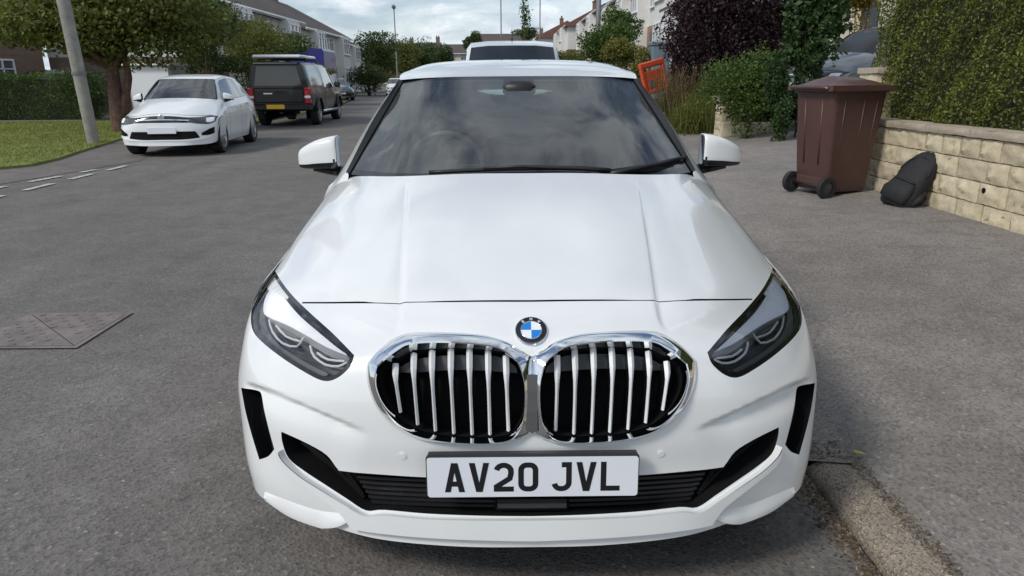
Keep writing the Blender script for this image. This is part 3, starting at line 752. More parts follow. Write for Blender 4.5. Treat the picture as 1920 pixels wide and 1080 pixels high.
def wheel(car, x, y, r=.322, w=.215, spokes=10, rim='alloy'):
    sx = 1 if x > 0 else -1; k = car.S
    c = (x * k[0], y * k[1] + car.dy, r)
    m = MB().lathe([(r * .68, -w / 2 + .012), (r * .93, -w / 2), (r * .985, -w / 2 + .018), (r, -w / 4), (r, w / 4), (r * .985, w / 2 - .018), (r * .93, w / 2), (r * .68, w / 2 - .012)], 36, axis='x', origin=c, close=False)
    t = m.build('wheel', 'tyre', car.r, True, 50)
    m = MB(); e = (w / 2 - .02) * sx
    m.lathe([(r * .70, e + .012 * sx), (r * .66, e + .012 * sx), (r * .63, e - .02 * sx), (r * .62, e - .09 * sx)], 36, axis='x', origin=c)
    m.lathe([(r * .14, e), (r * .10, e + .006 * sx), (0.001, e + .006 * sx)], 16, axis='x', origin=c)
    for q in range(spokes):
        a = 2 * pi * q / spokes; d = np.array([0, cos(a), sin(a)]); n = np.array([0, -sin(a), cos(a)]); C = np.array(c); ex = np.array([1, 0, 0])
        A = [C + d * r * .11 + n * r * .05 + ex * e, C + d * r * .66 + n * r * .045 + ex * (e + .006 * sx), C + d * r * .66 - n * r * .045 + ex * (e + .006 * sx), C + d * r * .11 - n * r * .05 + ex * e]
        B = [p - ex * .03 * sx for p in A]; V = A + B
        m.add(V, [(0, 1, 2, 3), (4, 7, 6, 5), (0, 4, 5, 1), (2, 6, 7, 3)])
    m.build('rim', rim, t, False)
    m = MB().lathe([(r * .6, e - .07 * sx), (.001, e - .07 * sx)], 24, axis='x', origin=c); m.build('brake_disc', 'satin_black', t, True)
    return t
def liner(m, y, r=.35, zc=.325):
    V = []; F = []; n = 18
    for x in (.87, .55):
        V += [(x, y - r * cos(a), zc + r * sin(a)) for a in np.linspace(-.45, pi + .45, n)]
    for k in range(n - 1): F.append((k, k + 1, n + k + 1, n + k))
    F.append(tuple(range(n, 2 * n))); m.add(V, F); m.add(mir(V), F)

def mirror_housing(car, paint, cx=.885, cy=1.56, cz=1.053):
    # housing swept outwards: rings from the inner end to the outer tip
    st = [(-.088, .050, .030, .004), (-.087, .068, .056, .001), (-.05, .068, .064, 0), (0, .062, .062, -.004), (.045, .053, .054, -.012), (.078, .042, .041, -.019), (.090, .032, .030, -.024), (.096, .019, .016, -.027), (.098, .006, .006, -.028)]
    st = spl1(np.array(st), np.linspace(0, len(st) - 1, 29)); st[:, 1:3] = np.maximum(st[:, 1:3], .005)
    rings = []
    for dx, hz, hy, zo in st:
        R = []
        for k in range(36):
            a = 2 * pi * k / 36; ca, sa = cos(a), sin(a); q = (abs(ca) ** 4.5 + abs(sa) ** 4.5) ** (-1 / 4.5)
            yy = hy * ca * q; zz = hz * sa * q
            if yy > 0: yy *= .75
            R.append((cx + dx, cy + yy - dx * -.18, cz + zz + zo + dx * -.06))
        rings.append(R)
    V, F = loft(rings, True, True); m = len(st)
    F.append(tuple(range(36))); F.append(tuple((m - 1) * 36 + k for k in range(35, -1, -1)))
    fm = []
    for f in F:
        c = np.mean([V[i] for i in f], 0); lo = (c[2] - cz) < -.036 - .12 * (c[0] - cx)
        fm.append(1 if lo or c[0] < cx - .087 else 0)
    pr = car.pair('wing_mirror', V, F, [paint, 'gloss_black'], fm=fm, sharp=60)
    m = MB().tube([(cx - .16, cy + .02, cz - .085), (cx - .09, cy + .01, cz - .085), (cx - .02, cy, cz - .072), (cx + .03, cy, cz - .068)], [.024, .024, .02, .012], 8)
    car.pair('mirror_arm', m.V, m.F, 'gloss_black', pr)
    return pr
def body_rest(car, paint, roof_dz=0.0, interior=True, glass='windscreen', roofm=None):
    D, F = fill2d(side_loop(), .045); x = side_x(D[:, 0], D[:, 1]); V = [(x[i], D[i, 0], D[i, 1]) for i in range(len(D))]
    FF = []
    for f in F:
        a = np.cross(np.array(V[f[1]]) - V[f[0]], np.array(V[f[2]]) - V[f[0]]); FF.append(f if a[0] > 0 else f[::-1])
    car.pair('side_panel', V, FF, paint, sharp=60)
    m = MB(); [liner(m, c) for c in (.84, 3.51)]
    m.add([(-.80, .35, .30), (.80, .35, .30), (.80, .50, .17), (-.80, .50, .17), (-.80, 4.05, .17), (.80, 4.05, .17), (-.78, 4.2, .26), (.78, 4.2, .26)], [(0, 1, 2, 3), (3, 2, 5, 4), (4, 5, 7, 6)])
    m.add([(-.7, .35, .2), (.7, .35, .2), (.7, .35, .62), (-.7, .35, .62)], [(0, 1, 2, 3)])
    car.o('underbody', m.V, m.F, 'matt_black', smooth=False)
    # upper side with its windows
    s = np.linspace(0, 6, 61); G = spl1(UN, s); cols = [0, .5, 1.0, 1.06, 1.5, 1.94, 2, 2.5, 3]; Gc = np.stack([G[:, int(c)] * (1 - (c - int(c))) + G[:, min(int(c) + 1, 3)] * (c - int(c)) for c in cols], 1)
    n, mcols = Gc.shape[:2]; V = Gc.reshape(-1, 3); Fq = gridfaces(n, mcols, False); fm = []
    for i in range(n - 1):
        for j in range(mcols - 1):
            sm, cm = (s[i] + s[i + 1]) / 2, (cols[j] + cols[j + 1]) / 2
            g = 1 < cm < 2 and .25 < sm < 5.0
            k = 0
            if g: k = 1 if (cm < 1.06 or cm > 1.94 or 2.95 < sm < 3.1 or sm < .4 or sm > 4.85 or 1.25 < sm < 1.35) else 2
            fm.append(k)
    A, B = split(V, Fq, fm, 0); car.pair('pillar_frame', A, B, paint, sharp=50)
    A, B = split(V, Fq, fm, 1); car.pair('window_trim', A, B, 'gloss_black', sharp=50)
    A, B = split(V, Fq, fm, 2); car.pair('side_window', A, B, 'tinted' if interior else 'dark_glass', sharp=50)
    V, Fq, fm = net_mesh(RO, 41, 19, lambda a, b: 0, False, roof_dz); car.o('roof', V, Fq, roofm or paint)
    V, Fq, fm = net_mesh(RN, 37, 19, lambda a, b: 1 if 4.0 < a < 5.45 and b < 2.2 else (2 if 2.6 < a < 3.3 and b > 2.15 else 0), True)
    A, B = split(V, Fq, fm, 0); tg = car.o('tailgate', A, B, paint); A, B = split(V, Fq, fm, 1); car.o('rear_window', A, B, 'dark_glass' if not interior else 'rear_glass'); A, B = split(V, Fq, fm, 2); car.o('rear_light', A, B, 'red_lens', tg)
    # windscreen
    def wcls(a, b): return 1 if (a < .10 or a > 1.945 or b > 2.93 or (a > 1.80 and b < .23)) else 0
    V, Fq, fm = net_mesh(WS, 61, 49, wcls, False)
    A, B = split(V, Fq, fm, 0); wsc = car.o('windscreen', A, B, glass); A, B = split(V, Fq, fm, 1); car.o('windscreen_border', A, B, 'gloss_black', wsc)
    # black trim beside the glass, between windscreen and pillar
    sr = np.linspace(0, 2, 25); g0 = spl1(WS, sr)[:, 3]; g1 = spl1(UN[:3], sr)[:, 3]; up = np.array([0, -.004, .004])
    V = np.stack([g0 + up * -.5, g0 + up, g1 + up, g1 - up], 1).reshape(-1, 3); car.pair('pillar_trim', V, gridfaces(25, 4), 'satin_black', sharp=60)
    # cowl between bonnet and glass
    r0 = spl1(NET[-1], np.linspace(0, 7, 30), True); r1 = spl1(WS[0], np.linspace(0, 3, 30), True)
    V = np.stack([r0 - [0, .01, .022], r1 - [0, -.0, .012], r1 + [0, .05, .02]], 1).reshape(-1, 3); car.pair('cowl', V, gridfaces(30, 3), 'matt_black')
    # wing top from the bonnet's rear corner to the mirror base
    A = spl1(NET[-1], np.linspace(5.15, 7, 12), True); ub = UN[0]; seg = np.concatenate([[[.716, 1.352, .982]], ub[::-1]]); B = spl1(seg, np.linspace(0, len(seg) - 1, 12))
    V = np.stack([A - [0, .02, .004], A * .5 + B * .5 + [0, 0, .004], B], 1).reshape(-1, 3); car.pair('wing_top', V, gridfaces(12, 3), paint)
    for y0, lean in ((1.50, .10), (2.52, .05), (3.28, -.10)):
        zz = np.linspace(.24, np.interp(y0, TOPY, TOPZ) - .005, 12); yy = y0 + lean * ((zz - .5) * .6)
        P = np.stack([side_x(yy, zz) + .0012, yy, zz], 1); w = np.array([0, .004, 0]); V = np.stack([P - w, P + w], 1).reshape(-1, 3); car.pair('door_gap', V, gridfaces(12, 2), 'matt_black')
    for y0 in (2.30, 3.08):
        m = MB().tube([(float(side_x(y0, .80)) + .0, y0 - .10, .795), (float(side_x(y0, .8)) + .022, y0 - .06, .80), (float(side_x(y0, .8)) + .022, y0 + .06, .803), (float(side_x(y0, .8)), y0 + .10, .80)], .011, 6); car.pair('door_handle', m.V, m.F, paint)
    for x_ in (-.79, .79):
        for y_ in (.84, 3.51): wheel(car, x_, y_)
    if not interior: 
        m = MB().add([(-.7, 1.3, .95), (.7, 1.3, .95), (.72, 3.8, .95), (-.72, 3.8, .95)], [(0, 1, 2, 3)]); car.o('cabin_floor', m.V, m.F, 'interior')
        m = MB()
        for x_ in (-.36, .36):
            m.box((x_, 2.55, .95), (.46, .16, .42), bev=.05); m.box((x_, 2.6, 1.22), (.26, .11, .17), bev=.04)
        m.box((0, 3.3, .95), (1.2, .16, .4), bev=.05); car.o('seat', m.V, m.F, 'interior', smooth=True, sharp=50)
        return
    # ---- cabin
    V, Fq, fm = net_mesh(RO, 21, 13, lambda a, b: 0, True, -.022 + roof_dz); car.o('headliner', V, Fq, 'headliner')
    m = MB(); m.add([(-.70, 1.15, .72), (.70, 1.15, .72), (.70, 3.9, .5), (-.7, 3.9, .5)], [(0, 1, 2, 3)])
    V = [(.80, 1.4, .5), (.80, 3.9, .5), (.79, 3.9, .95), (.785, 1.4, .93)]; m.add(V, [(0, 1, 2, 3)]); m.add(mir(V), [(0, 1, 2, 3)]); car.o('door_lining', m.V, m.F, 'interior', smooth=False)
    rows = []
    for (y, z, cr) in ((1.16, .955, .0), (1.35, .965, .0), (1.62, .968, .012), (1.80, .955, .012), (1.88, .90, .0), (1.86, .6, 0)):
        rows.append([(x_, y + .12 * (x_ / .7) ** 2 * (1 if y < 1.5 else 0), z + cr * (1 if -.56 < x_ < -.16 else 0)) for x_ in np.linspace(-.68, .68, 25)])
    V, F = loft(rows, False, True); car.o('dashboard', V, F, 'interior', sharp=50)
    m = MB().tube([(-.36 + .185 * cos(a), 2.0 - .06 * sin(a), .93 + .175 * sin(a)) for a in np.linspace(0, 2 * pi, 33)], .015, 8, caps=False)
    m.box((-.36, 2.0, .93), (.13, .05, .11), bev=.02); m.box((-.36, 2.0, .93), (.34, .02, .03)); car.o('steering_wheel', m.V, m.F, 'wheel_grey', smooth=True, sharp=50)
    for x_ in (-.37, .37):
        rg = []
        for z, hw, yb, th in ((.45, .22, 2.42, .10), (.7, .25, 2.46, .11), (.95, .245, 2.54, .10), (1.08, .21, 2.58, .08), (1.14, .15, 2.60, .05)):
            rg.append([(x_ + hw * cos(a) * (abs(cos(a)) ** -.4 if abs(cos(a)) > .05 else 1) * .8, yb + th * sin(a), z) for a in np.linspace(0, 2 * pi, 17)[:-1]])
        V, F = loft(rg); F.append(tuple(range(len(V) - 16, len(V)))); st = car.o('front_seat', V, F, 'interior', sharp=60)
        m = MB().box((x_, 2.62, 1.225), (.25, .10, .17), bev=.04); m.tube([(x_ - .07, 2.6, 1.1), (x_ - .07, 2.62, 1.2)], .008, 6); m.tube([(x_ + .07, 2.6, 1.1), (x_ + .07, 2.62, 1.2)], .008, 6)
        car.o('headrest', m.V, m.F, 'interior', st, True, sharp=50)
    m = MB().box((0, 3.42, .72), (1.26, .18, .5), bev=.06)
    for x_ in (-.40, .40): m.box((x_, 3.46, 1.00), (.25, .10, .12), bev=.03)
    car.o('rear_bench', m.V, m.F, 'interior', smooth=True, sharp=50)
    m = MB().box((0, 1.96, 1.245), (.245, .03, .08), bev=.014); m.box((0, 1.80, 1.315), (.15, .14, .07), bev=.02); m.box((0, 1.74, 1.27), (.10, .10, .05), bev=.015); m.tube([(0, 1.86, 1.335), (0, 1.89, 1.30)], .012, 6); car.o('rear_view_mirror', m.V, m.F, 'satin_black', smooth=True, sharp=50)

hc = Car(hero)
body_rest(hc, 'white_paint')
mirror_housing(hc, 'white_paint')
# wipers resting on the lower glass
def ws_pt(x, t, d):                             # on the windscreen at lateral x, height fraction t
    row = spl1(spl1(WS, [t]).transpose(1, 0, 2), np.linspace(0, 3, 60), True)[:, 0]
    y = np.interp(abs(x), row[:, 0], row[:, 1]); z = np.interp(abs(x), row[:, 0], row[:, 2]); return Vector((x, y - .45 * d, z + .9 * d))
for pts in ([(.34, .05), (.24, .09), (.0, .125), (-.15, .105)], [(.34, .0), (.42, .06), (.56, .14), (.655, .20)]):
    m = MB().tube([ws_pt(x, t, .022) for x, t in pts], [.011, .010, .007, .005], 6); wp = m.build('wiper', 'satin_black', hero, True)
for k, pts in enumerate(([(-.36, .075), (-.15, .115), (.1, .13), (.27, .115)], [(.30, .06), (.45, .13), (.60, .20), (.70, .235)])):
    m = MB().tube([ws_pt(x, t, .012) for x, t in smooth_line(pts, 4)], .0085, 6); m.build('wiper_blade', 'satin_black', [o for o in hero.children if o.name.startswith('wiper')][k], True)
# washer jets, bonnet edge shadow strip
for o in list(hero.children_recursive):
    if o.type == 'MESH' and not o.get('done'): o.data.transform(Matrix.Translation((0, -2.1, 0)))
# ================================================================== ground, road, pavements
def asphalt(name, c1, c2, speck=.5, wear=.25, vs_=95, tracks=0):
    m, t, o = newmat(name); p = N(t, 'ShaderNodeBsdfPrincipled'); t.links.new(p.outputs[0], o.inputs[0]); setin(p, Roughness=.88, Specular_IOR_Level=.35)
    big = ramp(t, noise(t, .55, 5, .6), [(.32, rgba(c1, .93)), (.7, rgba(c2, 1.05))])
    st = ramp(t, noise(t, 3.2, 6, .65, dist=.6), [(.35, (.80, .79, .78)), (.65, (1.12, 1.12, 1.12))])
    c = mix(t, .75, big, st, 'MULTIPLY')
    v = N(t, 'ShaderNodeTexVoronoi'); v.inputs['Scale'].default_value = vs_; tcn = N(t, 'ShaderNodeTexCoord'); t.links.new(tcn.outputs['Object'], v.inputs['Vector'])
    sp = ramp(t, v.outputs['Color'], [(.15, (.45, .45, .45)), (.5, (1, 1, 1)), (.86, (1.25, 1.23, 1.2)), (.95, (2.1, 2.0, 1.85))])
    c = mix(t, speck, c, sp, 'MULTIPLY')
    dk = ramp(t, noise(t, 9, 6, .7), [(.60, (1, 1, 1)), (.74, (1 - wear,) * 3)]); c = mix(t, 1.0, c, dk, 'MULTIPLY')
    if tracks:
        tk = N(t, 'ShaderNodeTexCoord'); mp = N(t, 'ShaderNodeMapping'); mp.inputs['Scale'].default_value = (1.3, .05, 1); t.links.new(tk.outputs['Object'], mp.inputs[0])
        n1 = N(t, 'ShaderNodeTexNoise'); n1.inputs['Scale'].default_value = 1.0; n1.inputs['Detail'].default_value = 3; t.links.new(mp.outputs[0], n1.inputs['Vector'])
        c = mix(t, 1.0, c, ramp(t, n1.outputs[0], [(.35, (1 - tracks,) * 3), (.65, (1 + tracks,) * 3)]), 'MULTIPLY')
        v2 = N(t, 'ShaderNodeTexVoronoi'); v2.inputs['Scale'].default_value = 7; t.links.new(tk.outputs['Object'], v2.inputs['Vector'])
        c = mix(t, ramp(t, v2.outputs['Distance'], [(.03, (1, 1, 1)), (.055, (0, 0, 0))]), c, (.34, .33, .31, 1))
        st2 = ramp(t, noise(t, 1.7, 3, .5, dist=1.5), [(.66, (1, 1, 1)), (.74, (.80, .80, .80))]); c = mix(t, 1.0, c, st2, 'MULTIPLY')
    t.links.new(c, p.inputs['Base Color'])
    mm = N(t, 'ShaderNodeMath', operation='ADD'); t.links.new(v.outputs['Distance'], mm.inputs[0]); t.links.new(noise(t, 40, 5, .7), mm.inputs[1])
    bump(t, mm.outputs[0], .55, .004, p.inputs['Normal']); return m
MT['road'] = asphalt('road_asphalt', (.150, .138, .128), (.172, .158, .147), .6, .3, 95, .07)
MT['footway'] = asphalt('footway_asphalt', (.225, .205, .190), (.265, .240, .222), .6, .25, 95, .05)
MT['side_footway'] = asphalt('side_footway', (.155, .135, .128), (.185, .165, .155), .3, .2)
MT['soil'] = pmat('garden_soil', (.07, .065, .04), .95, var=.35, scale=1.5, bmp=.6, bscale=20, bdist=.03)
MT['turf'] = pmat('turf', (.17, .19, .05), .95, var=.35, scale=1.2, bmp=.8, bscale=40, bdist=.02)
MT['road_paint'] = pmat('road_paint', (.46, .45, .43), .8, var=.35, scale=14)
MT['kerb'] = asphalt('kerb_stone', (.27, .235, .19), (.34, .285, .225), 1.0, .45, 190)
def flat_poly(name, pts, z, mat, kind='structure', label=None):
    o = obj(name, [(p[0], p[1], z) for p in pts], [tuple(range(len(pts)))], mat, smooth=False); return structure(o, kind, label)
g = obj('ground', [(-600, -60, -.03), (600, -60, -.03), (600, 1200, -.03), (-600, 1200, -.03)], [(0, 1, 2, 3)], 'soil', smooth=False); structure(g)
# the road: wide at the side-road mouth, then narrowing and bending gently away to the left
rl = [(-60, -30), (-60, 8.2), (-7.4, 8.3), (-6.95, 12), (-7.1, 20), (-7.6, 30), (-8.9, 42), (-11.4, 56), (-15, 75), (-21, 100), (-34, 140), (-60, 200)]
rr = [(1.0, -30), (1.0, 40), (-.6, 56), (-4.5, 75), (-10.5, 100), (-23, 140), (-48, 200)]
poly = rl + rr[::-1]
flat_poly('road', poly, 0.0, 'road')
# right footway, rising from the road to the walls
def fz(x, y):
    e = np.clip((y - .64) / .10, 0, 1); lo = .052 * (1 - e) + e * np.clip((x - .985) / .55, 0, 1) * .058 + e * .003
    return lo + np.clip((x - 1.3) / 2.3, 0, 1) * .165
xs = np.array([1.0, 1.16, 1.22, 1.35, 1.6, 2.0, 2.6, 3.2, 3.6, 4.2, 6.5, 9.5]); ys = np.array([-6, -2, 0, .4, .62, .66, .70, .74, .8, 1, 2, 4, 6, 8, 10, 12, 14, 18, 24, 30, 36, 40])
def fx(x, y): return x if x <= 1.6 else x * (1 if y < 14 else 1)
V = []
for y in ys:
    for x in xs:
        z = float(fz(x, y)) + max(0, min(x - 4.0, 3)) * .09 * (1 if 6 < y < 14.1 else 0)
        xx = x
        if y < .64 and x < 1.165: xx = 1.152
        V.append((xx, y, z))
V_, F = V, []
n, m = len(ys), len(xs)
for i in range(n - 1):
    for j in range(m - 1):
        if ys[i] >= 14 and xs[j] >= 4.2: continue
        F.append((i * m + j, i * m + j + 1, (i + 1) * m + j + 1, (i + 1) * m + j))
o = obj('pavement', V, F, 'footway', smooth=True); structure(o)
# kerb stones, ending where the kerb is dropped
R_ = np.random.default_rng(5)
kerb_root = thing('kerb', 'rough grey kerb ending in broken edge beside the front car', 'kerb', (1.08, -.2, 0)); kerb_root['kind'] = 'structure'; del kerb_root['category']
y0 = .672
for k in range(6):
    L = .905; m_ = MB(); ny = 24; rings = []
    for i in range(ny + 1):
        y = y0 - L * i / ny; w = R_.normal(0, .0035, 6); e = ((.014, .007, .002)[i] if k == 0 and i < 3 else 0)
        rings.append([(1.020 + w[0], y, -.02), (1.026 + w[1], y, .016 + w[4] - e), (1.048 + w[2], y, .036 + w[3] * .6 - e), (1.070, y, .046 + w[3] * .5 - e), (1.10, y, .050 + w[5] * .5 - e), (1.158 + w[5], y, .0525 - e * 1.4), (1.166, y, .02)])
    V, F = loft(rings, False, False); F.append(tuple(range(7))); F.append(tuple(ny * 7 + q for q in range(6, -1, -1)))
    V = [(v[0] - 1.08, v[1] + .2, v[2]) for v in V]
    obj('kerb_stone', V, F, 'kerb', kerb_root, True, sharp=50); y0 -= L + .006
# litter and grit in the gutter
def chips(name, P, size, mats, label=None, kind='stuff', flat=.35):
    nP = len(P); a = rng.uniform(0, 2 * pi, nP); s = size * rng.uniform(.4, 1.3, nP); V = np.zeros((nP, 4, 3)); up = rng.normal(0, flat, (nP, 2))
    for k in range(4):
        th = a + k * pi / 2; r = s * (1 if k % 2 == 0 else .5); V[:, k, 0] = P[:, 0] + r * np.cos(th); V[:, k, 1] = P[:, 1] + r * np.sin(th); V[:, k, 2] = P[:, 2] + r * (np.cos(th) * up[:, 0] + np.sin(th) * up[:, 1]) + .003
    o = quads(name, V.reshape(-1, 3), mats, rng.uniform(0, 1, nP)); o['kind'] = kind
    return o
def quads(name, V, mat, tone=None, parent=None, label=None):
    nq = len(V) // 4; me = bpy.data.meshes.new(name); me.vertices.add(nq * 4); me.vertices.foreach_set('co', np.ascontiguousarray(V, np.float32).ravel())
    me.loops.add(nq * 4); me.loops.foreach_set('vertex_index', np.arange(nq * 4, dtype=np.int32)); me.polygons.add(nq)
    me.polygons.foreach_set('loop_start', np.arange(0, nq * 4, 4, dtype=np.int32)); me.polygons.foreach_set('loop_total', np.full(nq, 4, np.int32))
    if tone is not None:
        a = me.attributes.new('tone', 'FLOAT', 'FACE'); a.data.foreach_set('value', np.asarray(tone, np.float32))
    me.materials.append(MT[mat] if isinstance(mat, str) else mat); me.update(calc_edges=True); me.validate()
    o = bpy.data.objects.new(name, me); COL.objects.link(o)
    if parent is not None: o.parent = parent
    if label: o['label'] = label
    return o
MT['litter'] = leafmat('litter_leaf', (.05, .035, .025), (.16, .11, .06), (.25, .2, .14), 0)
nl = 2200
yy = rng.uniform(-.6, .95, nl); xx = 1.0 - np.abs(rng.normal(-.02, .035, nl)) + (yy > .66) * rng.uniform(0, .22, nl) * (yy < .82)
P = np.stack([xx, yy, np.where(xx > 1, fz(xx, yy), 0)], 1)
chips('gutter_litter', P, .008, 'litter')
nl = 1500; P = np.stack([rng.uniform(1.135, 1.185, nl) + np.abs(rng.normal(0, .012, nl)), rng.uniform(-.6, .66, nl), np.full(nl, .054)], 1); chips('gutter_litter', P, .005, 'litter')
lf = at_z(1612, 850, .075); m_ = MB().add([(0, -.022, 0), (.011, -.006, .004), (.007, .014, .003), (0, .024, .008), (-.008, .012, .002), (-.011, -.006, .005)], [(0, 1, 2, 3, 4, 5)])
MT['yellow_leaf'] = pmat('yellow_leaf', (.42, .40, .05), .6, var=.15, scale=60)
o = m_.build('fallen_leaf', 'yellow_leaf'); o.location = (lf.x, lf.y, lf.z); o.rotation_euler = (0, .1, 1.1); tag(o, 'small fallen yellow leaf lying at the broken end of the kerb', 'leaf')
# left side: footway, verge and the give-way marks of the side road
vfront = [at_z(px, py, 0) for px, py in ((-160, 331), (0, 319), (60, 313), (110, 301), (160, 284), (200, 272), (228, 263))]
fw = [(p.x, p.y) for p in vfront] + [(-8.2, 20), (-8.5, 30), (-9.8, 42), (-12.3, 56), (-16, 75), (-22, 100), (-35, 140)] + [(-34, 140), (-21, 100), (-15, 75), (-11.4, 56), (-8.9, 42), (-7.6, 30), (-7.1, 20), (-6.95, 12)] + [(p.x, p.y) for p in (at_z(262, 302, 0), at_z(180, 316, 0), at_z(90, 331, 0), at_z(0, 346, 0), at_z(-160, 372, 0))]
flat_poly('side_pavement', fw, .006, 'side_footway')
vg = [(p.x, p.y) for p in vfront] + [(-8.25, 20), (-8.6, 30), (-10, 42), (-12.5, 56), (-16.2, 75), (-16.8, 75), (-13.4, 56), (-11, 42), (-10.2, 30), (-10.2, 23.0), (-60, 22.4), (-60, 9.2)]
bmv = [(p[0], p[1]) for p in vg]; o = obj('grass_verge', [(p[0], p[1], .05) for p in bmv] + [(p[0], p[1], -.01) for p in bmv], [tuple(range(len(bmv)))] + [(k, len(bmv) + k, len(bmv) + (k + 1) % len(bmv), (k + 1) % len(bmv)) for k in range(len(bmv))], 'turf', smooth=False); structure(o)
flat_poly('footpath', [(-60, 22.4), (-10.2, 23.0), (-10.2, 24.2), (-60, 23.6)], .03, 'side_footway')
def marks(p0, p1, L, gap, w):
    a, b = at_z(*p0), at_z(*p1); d = (b - a); n = d.length; d /= n; s = Vector((-d.y, d.x, 0)) * w / 2; t = 0; k = 0
    while t < n:
        q0, q1 = a + d * t, a + d * min(t + L, n); V = []
        for f in np.linspace(0, 1, 6):
            c = q0 + (q1 - q0) * f; j = rng.normal(0, .006, 2); V += [c - s + s * j[0], c + s + s * j[1]]
        o = obj('road_marking', [(v.x, v.y, .012) for v in V], [(2 * i, 2 * i + 2, 2 * i + 3, 2 * i + 1) for i in range(5)], 'road_paint', smooth=False); structure(o); t += L + gap; k += 1
marks((-60, 384), (258, 306.5), 60 / 100, .42, .10); marks((-60, 364), (180, 319), .6, .42, .10)
# manhole cover of two triangular plates
MT['rust_iron'] = pmat('rust_iron', (.178, .152, .142), .8, var=.28, scale=9, bmp=.5, bscale=60)
mh = thing('manhole_cover', 'square reddish iron manhole cover of two triangles set in the road', 'manhole cover', (-2.665, 2.18, 0))
W_, H_ = .285, .26
flat = MB().add([(-W_, -H_, .004), (W_, -H_, .004), (W_, H_, .004), (-W_, H_, .004)], [(0, 1, 2, 3)]); flat.build('joint', 'matt_black', mh)
fr = MB()
for (x0, x1, y0_, y1_) in ((-W_ - .03, W_ + .03, -H_ - .03, -H_), (-W_ - .03, W_ + .03, H_, H_ + .03), (-W_ - .03, -W_, -H_, H_), (W_, W_ + .03, -H_, H_)): fr.add([(x0, y0_, .008), (x1, y0_, .008), (x1, y1_, .008), (x0, y1_, .008)], [(0, 1, 2, 3)])
fr.build('frame', 'rust_iron', mh)
g_ = .0018
for tri in ([(-W_ + g_, -H_ + g_), (W_ - 2.6 * g_, -H_ + g_), (-W_ + g_, H_ - 2.6 * g_)], [(W_ - g_, H_ - g_), (-W_ + 2.6 * g_, H_ - g_), (W_ - g_, -H_ + 2.6 * g_)]):
    pl = MB().add([(a, b, .009) for a, b in tri], [(0, 1, 2)]).build('plate', 'rust_iron', mh)
    tm = MB(); T_ = np.array(tri)
    for i in range(12):
        for j in range(11):
            c = np.array([-W_ + .03 + i * .05, -H_ + .03 + j * .052])
            if in_poly(c[None], inset(T_, .018))[0] and (i + j) % 2 == 0: tm.box((c[0], c[1], .0105), (.030, .010, .003), R=Matrix.Rotation(pi / 4 * (1 if i % 2 else -1), 3, 'Z'))
    q = tm.build('tread', 'rust_iron', pl); q['kind'] = 'stuff'

# ================================================================== garden wall, bin, backpack on the right
def stone_mat(name, c1, c2, c3):
    m, t, o = newmat(name); p = N(t, 'ShaderNodeBsdfPrincipled'); t.links.new(p.outputs[0], o.inputs[0]); setin(p, Roughness=.9, Specular_IOR_Level=.25)
    oi = N(t, 'ShaderNodeObjectInfo'); a = ramp(t, oi.outputs['Random'], [(0, c1), (.5, c2), (1, c3)])
    b = ramp(t, noise(t, 7, 6, .65), [(.3, (.74, .72, .68)), (.7, (1.12, 1.12, 1.12))]); c = mix(t, .9, a, b, 'MULTIPLY')
    d = ramp(t, noise(t, 45, 4, .7), [(.35, (.82, .8, .76)), (.6, (1.05, 1.05, 1.05))]); c = mix(t, .7, c, d, 'MULTIPLY'); t.links.new(c, p.inputs['Base Color'])
    bump(t, noise(t, 55, 6, .7), .6, .006, p.inputs['Normal']); return m
MT['wall_stone'] = stone_mat('wall_stone', (.64, .55, .39), (.72, .635, .46), (.58, .50, .365))
MT['coping'] = stone_mat('coping_stone', (.44, .38, .30), (.48, .41, .33), (.42, .36, .28))
MT['mortar'] = pmat('mortar', (.32, .28, .21), .95, var=.2, scale=12, bmp=.4)
def rough_block(L, Hh, D, seed, amp=.016, n=(9, 6)):      # pitched-face block: front face at y=0 looking to -y, x along the wall
    r = np.random.default_rng(seed); nx, nz = n; V = []; F = []
    bumpy = r.normal(0, 1, (nz + 1, nx + 1))
    bumpy = (bumpy + np.roll(bumpy, 1, 0) + np.roll(bumpy, 1, 1)) / 2
    for k in range(nz + 1):
        for i in range(nx + 1):
            x = L * i / nx - L / 2; z = Hh * k / nz; ed = min(i, nx - i, k, nz - k); f = 0 if ed == 0 else (.7 if ed == 1 else 1)
            V.append((x + (r.normal(0, .0025) if 0 < i < nx else r.normal(0, .002)), -f * (.008 + amp * .65 * bumpy[k, i]), z + r.normal(0, .002)))
    F = gridfaces(nz + 1, nx + 1, False); b = len(V); V += [(-L / 2, D, 0), (L / 2, D, 0), (L / 2, D, Hh), (-L / 2, D, Hh)]
    bot = list(range(nx + 1)); top = [nz * (nx + 1) + i for i in range(nx + 1)]
    F.append(tuple([b, b + 1] + bot[::-1])); F.append(tuple(top + [b + 2, b + 3])); F.append(tuple([k * (nx + 1) for k in range(nz, -1, -1)] + [b, b + 3][::1])); F.append(tuple([k * (nx + 1) + nx for k in range(nz + 1)] + [b + 2, b + 1]))
    return V, F
def block_mesh(L, Hh, D, seed, **k):
    V, F = rough_block(L, Hh, D, seed, **k); me = bpy.data.meshes.new('stone'); me.from_pydata(V, [], F); me.materials.append(MT['wall_stone']); me.polygons.foreach_set('use_smooth', np.full(len(me.polygons), True)); me.set_sharp_from_angle(angle=radians(55)); return me
WX = 3.80; WY0 = -2.4; WY1 = 6.12; WZ = .19; CH = .172
gw = thing('garden_wall', 'low cream rough stone garden wall below the big hedge', 'garden wall', (WX, (WY0 + WY1) / 2, WZ))
def to_wall(x, y, z): return (x - WX, y - (WY0 + WY1) / 2, z - WZ)
variants = {}
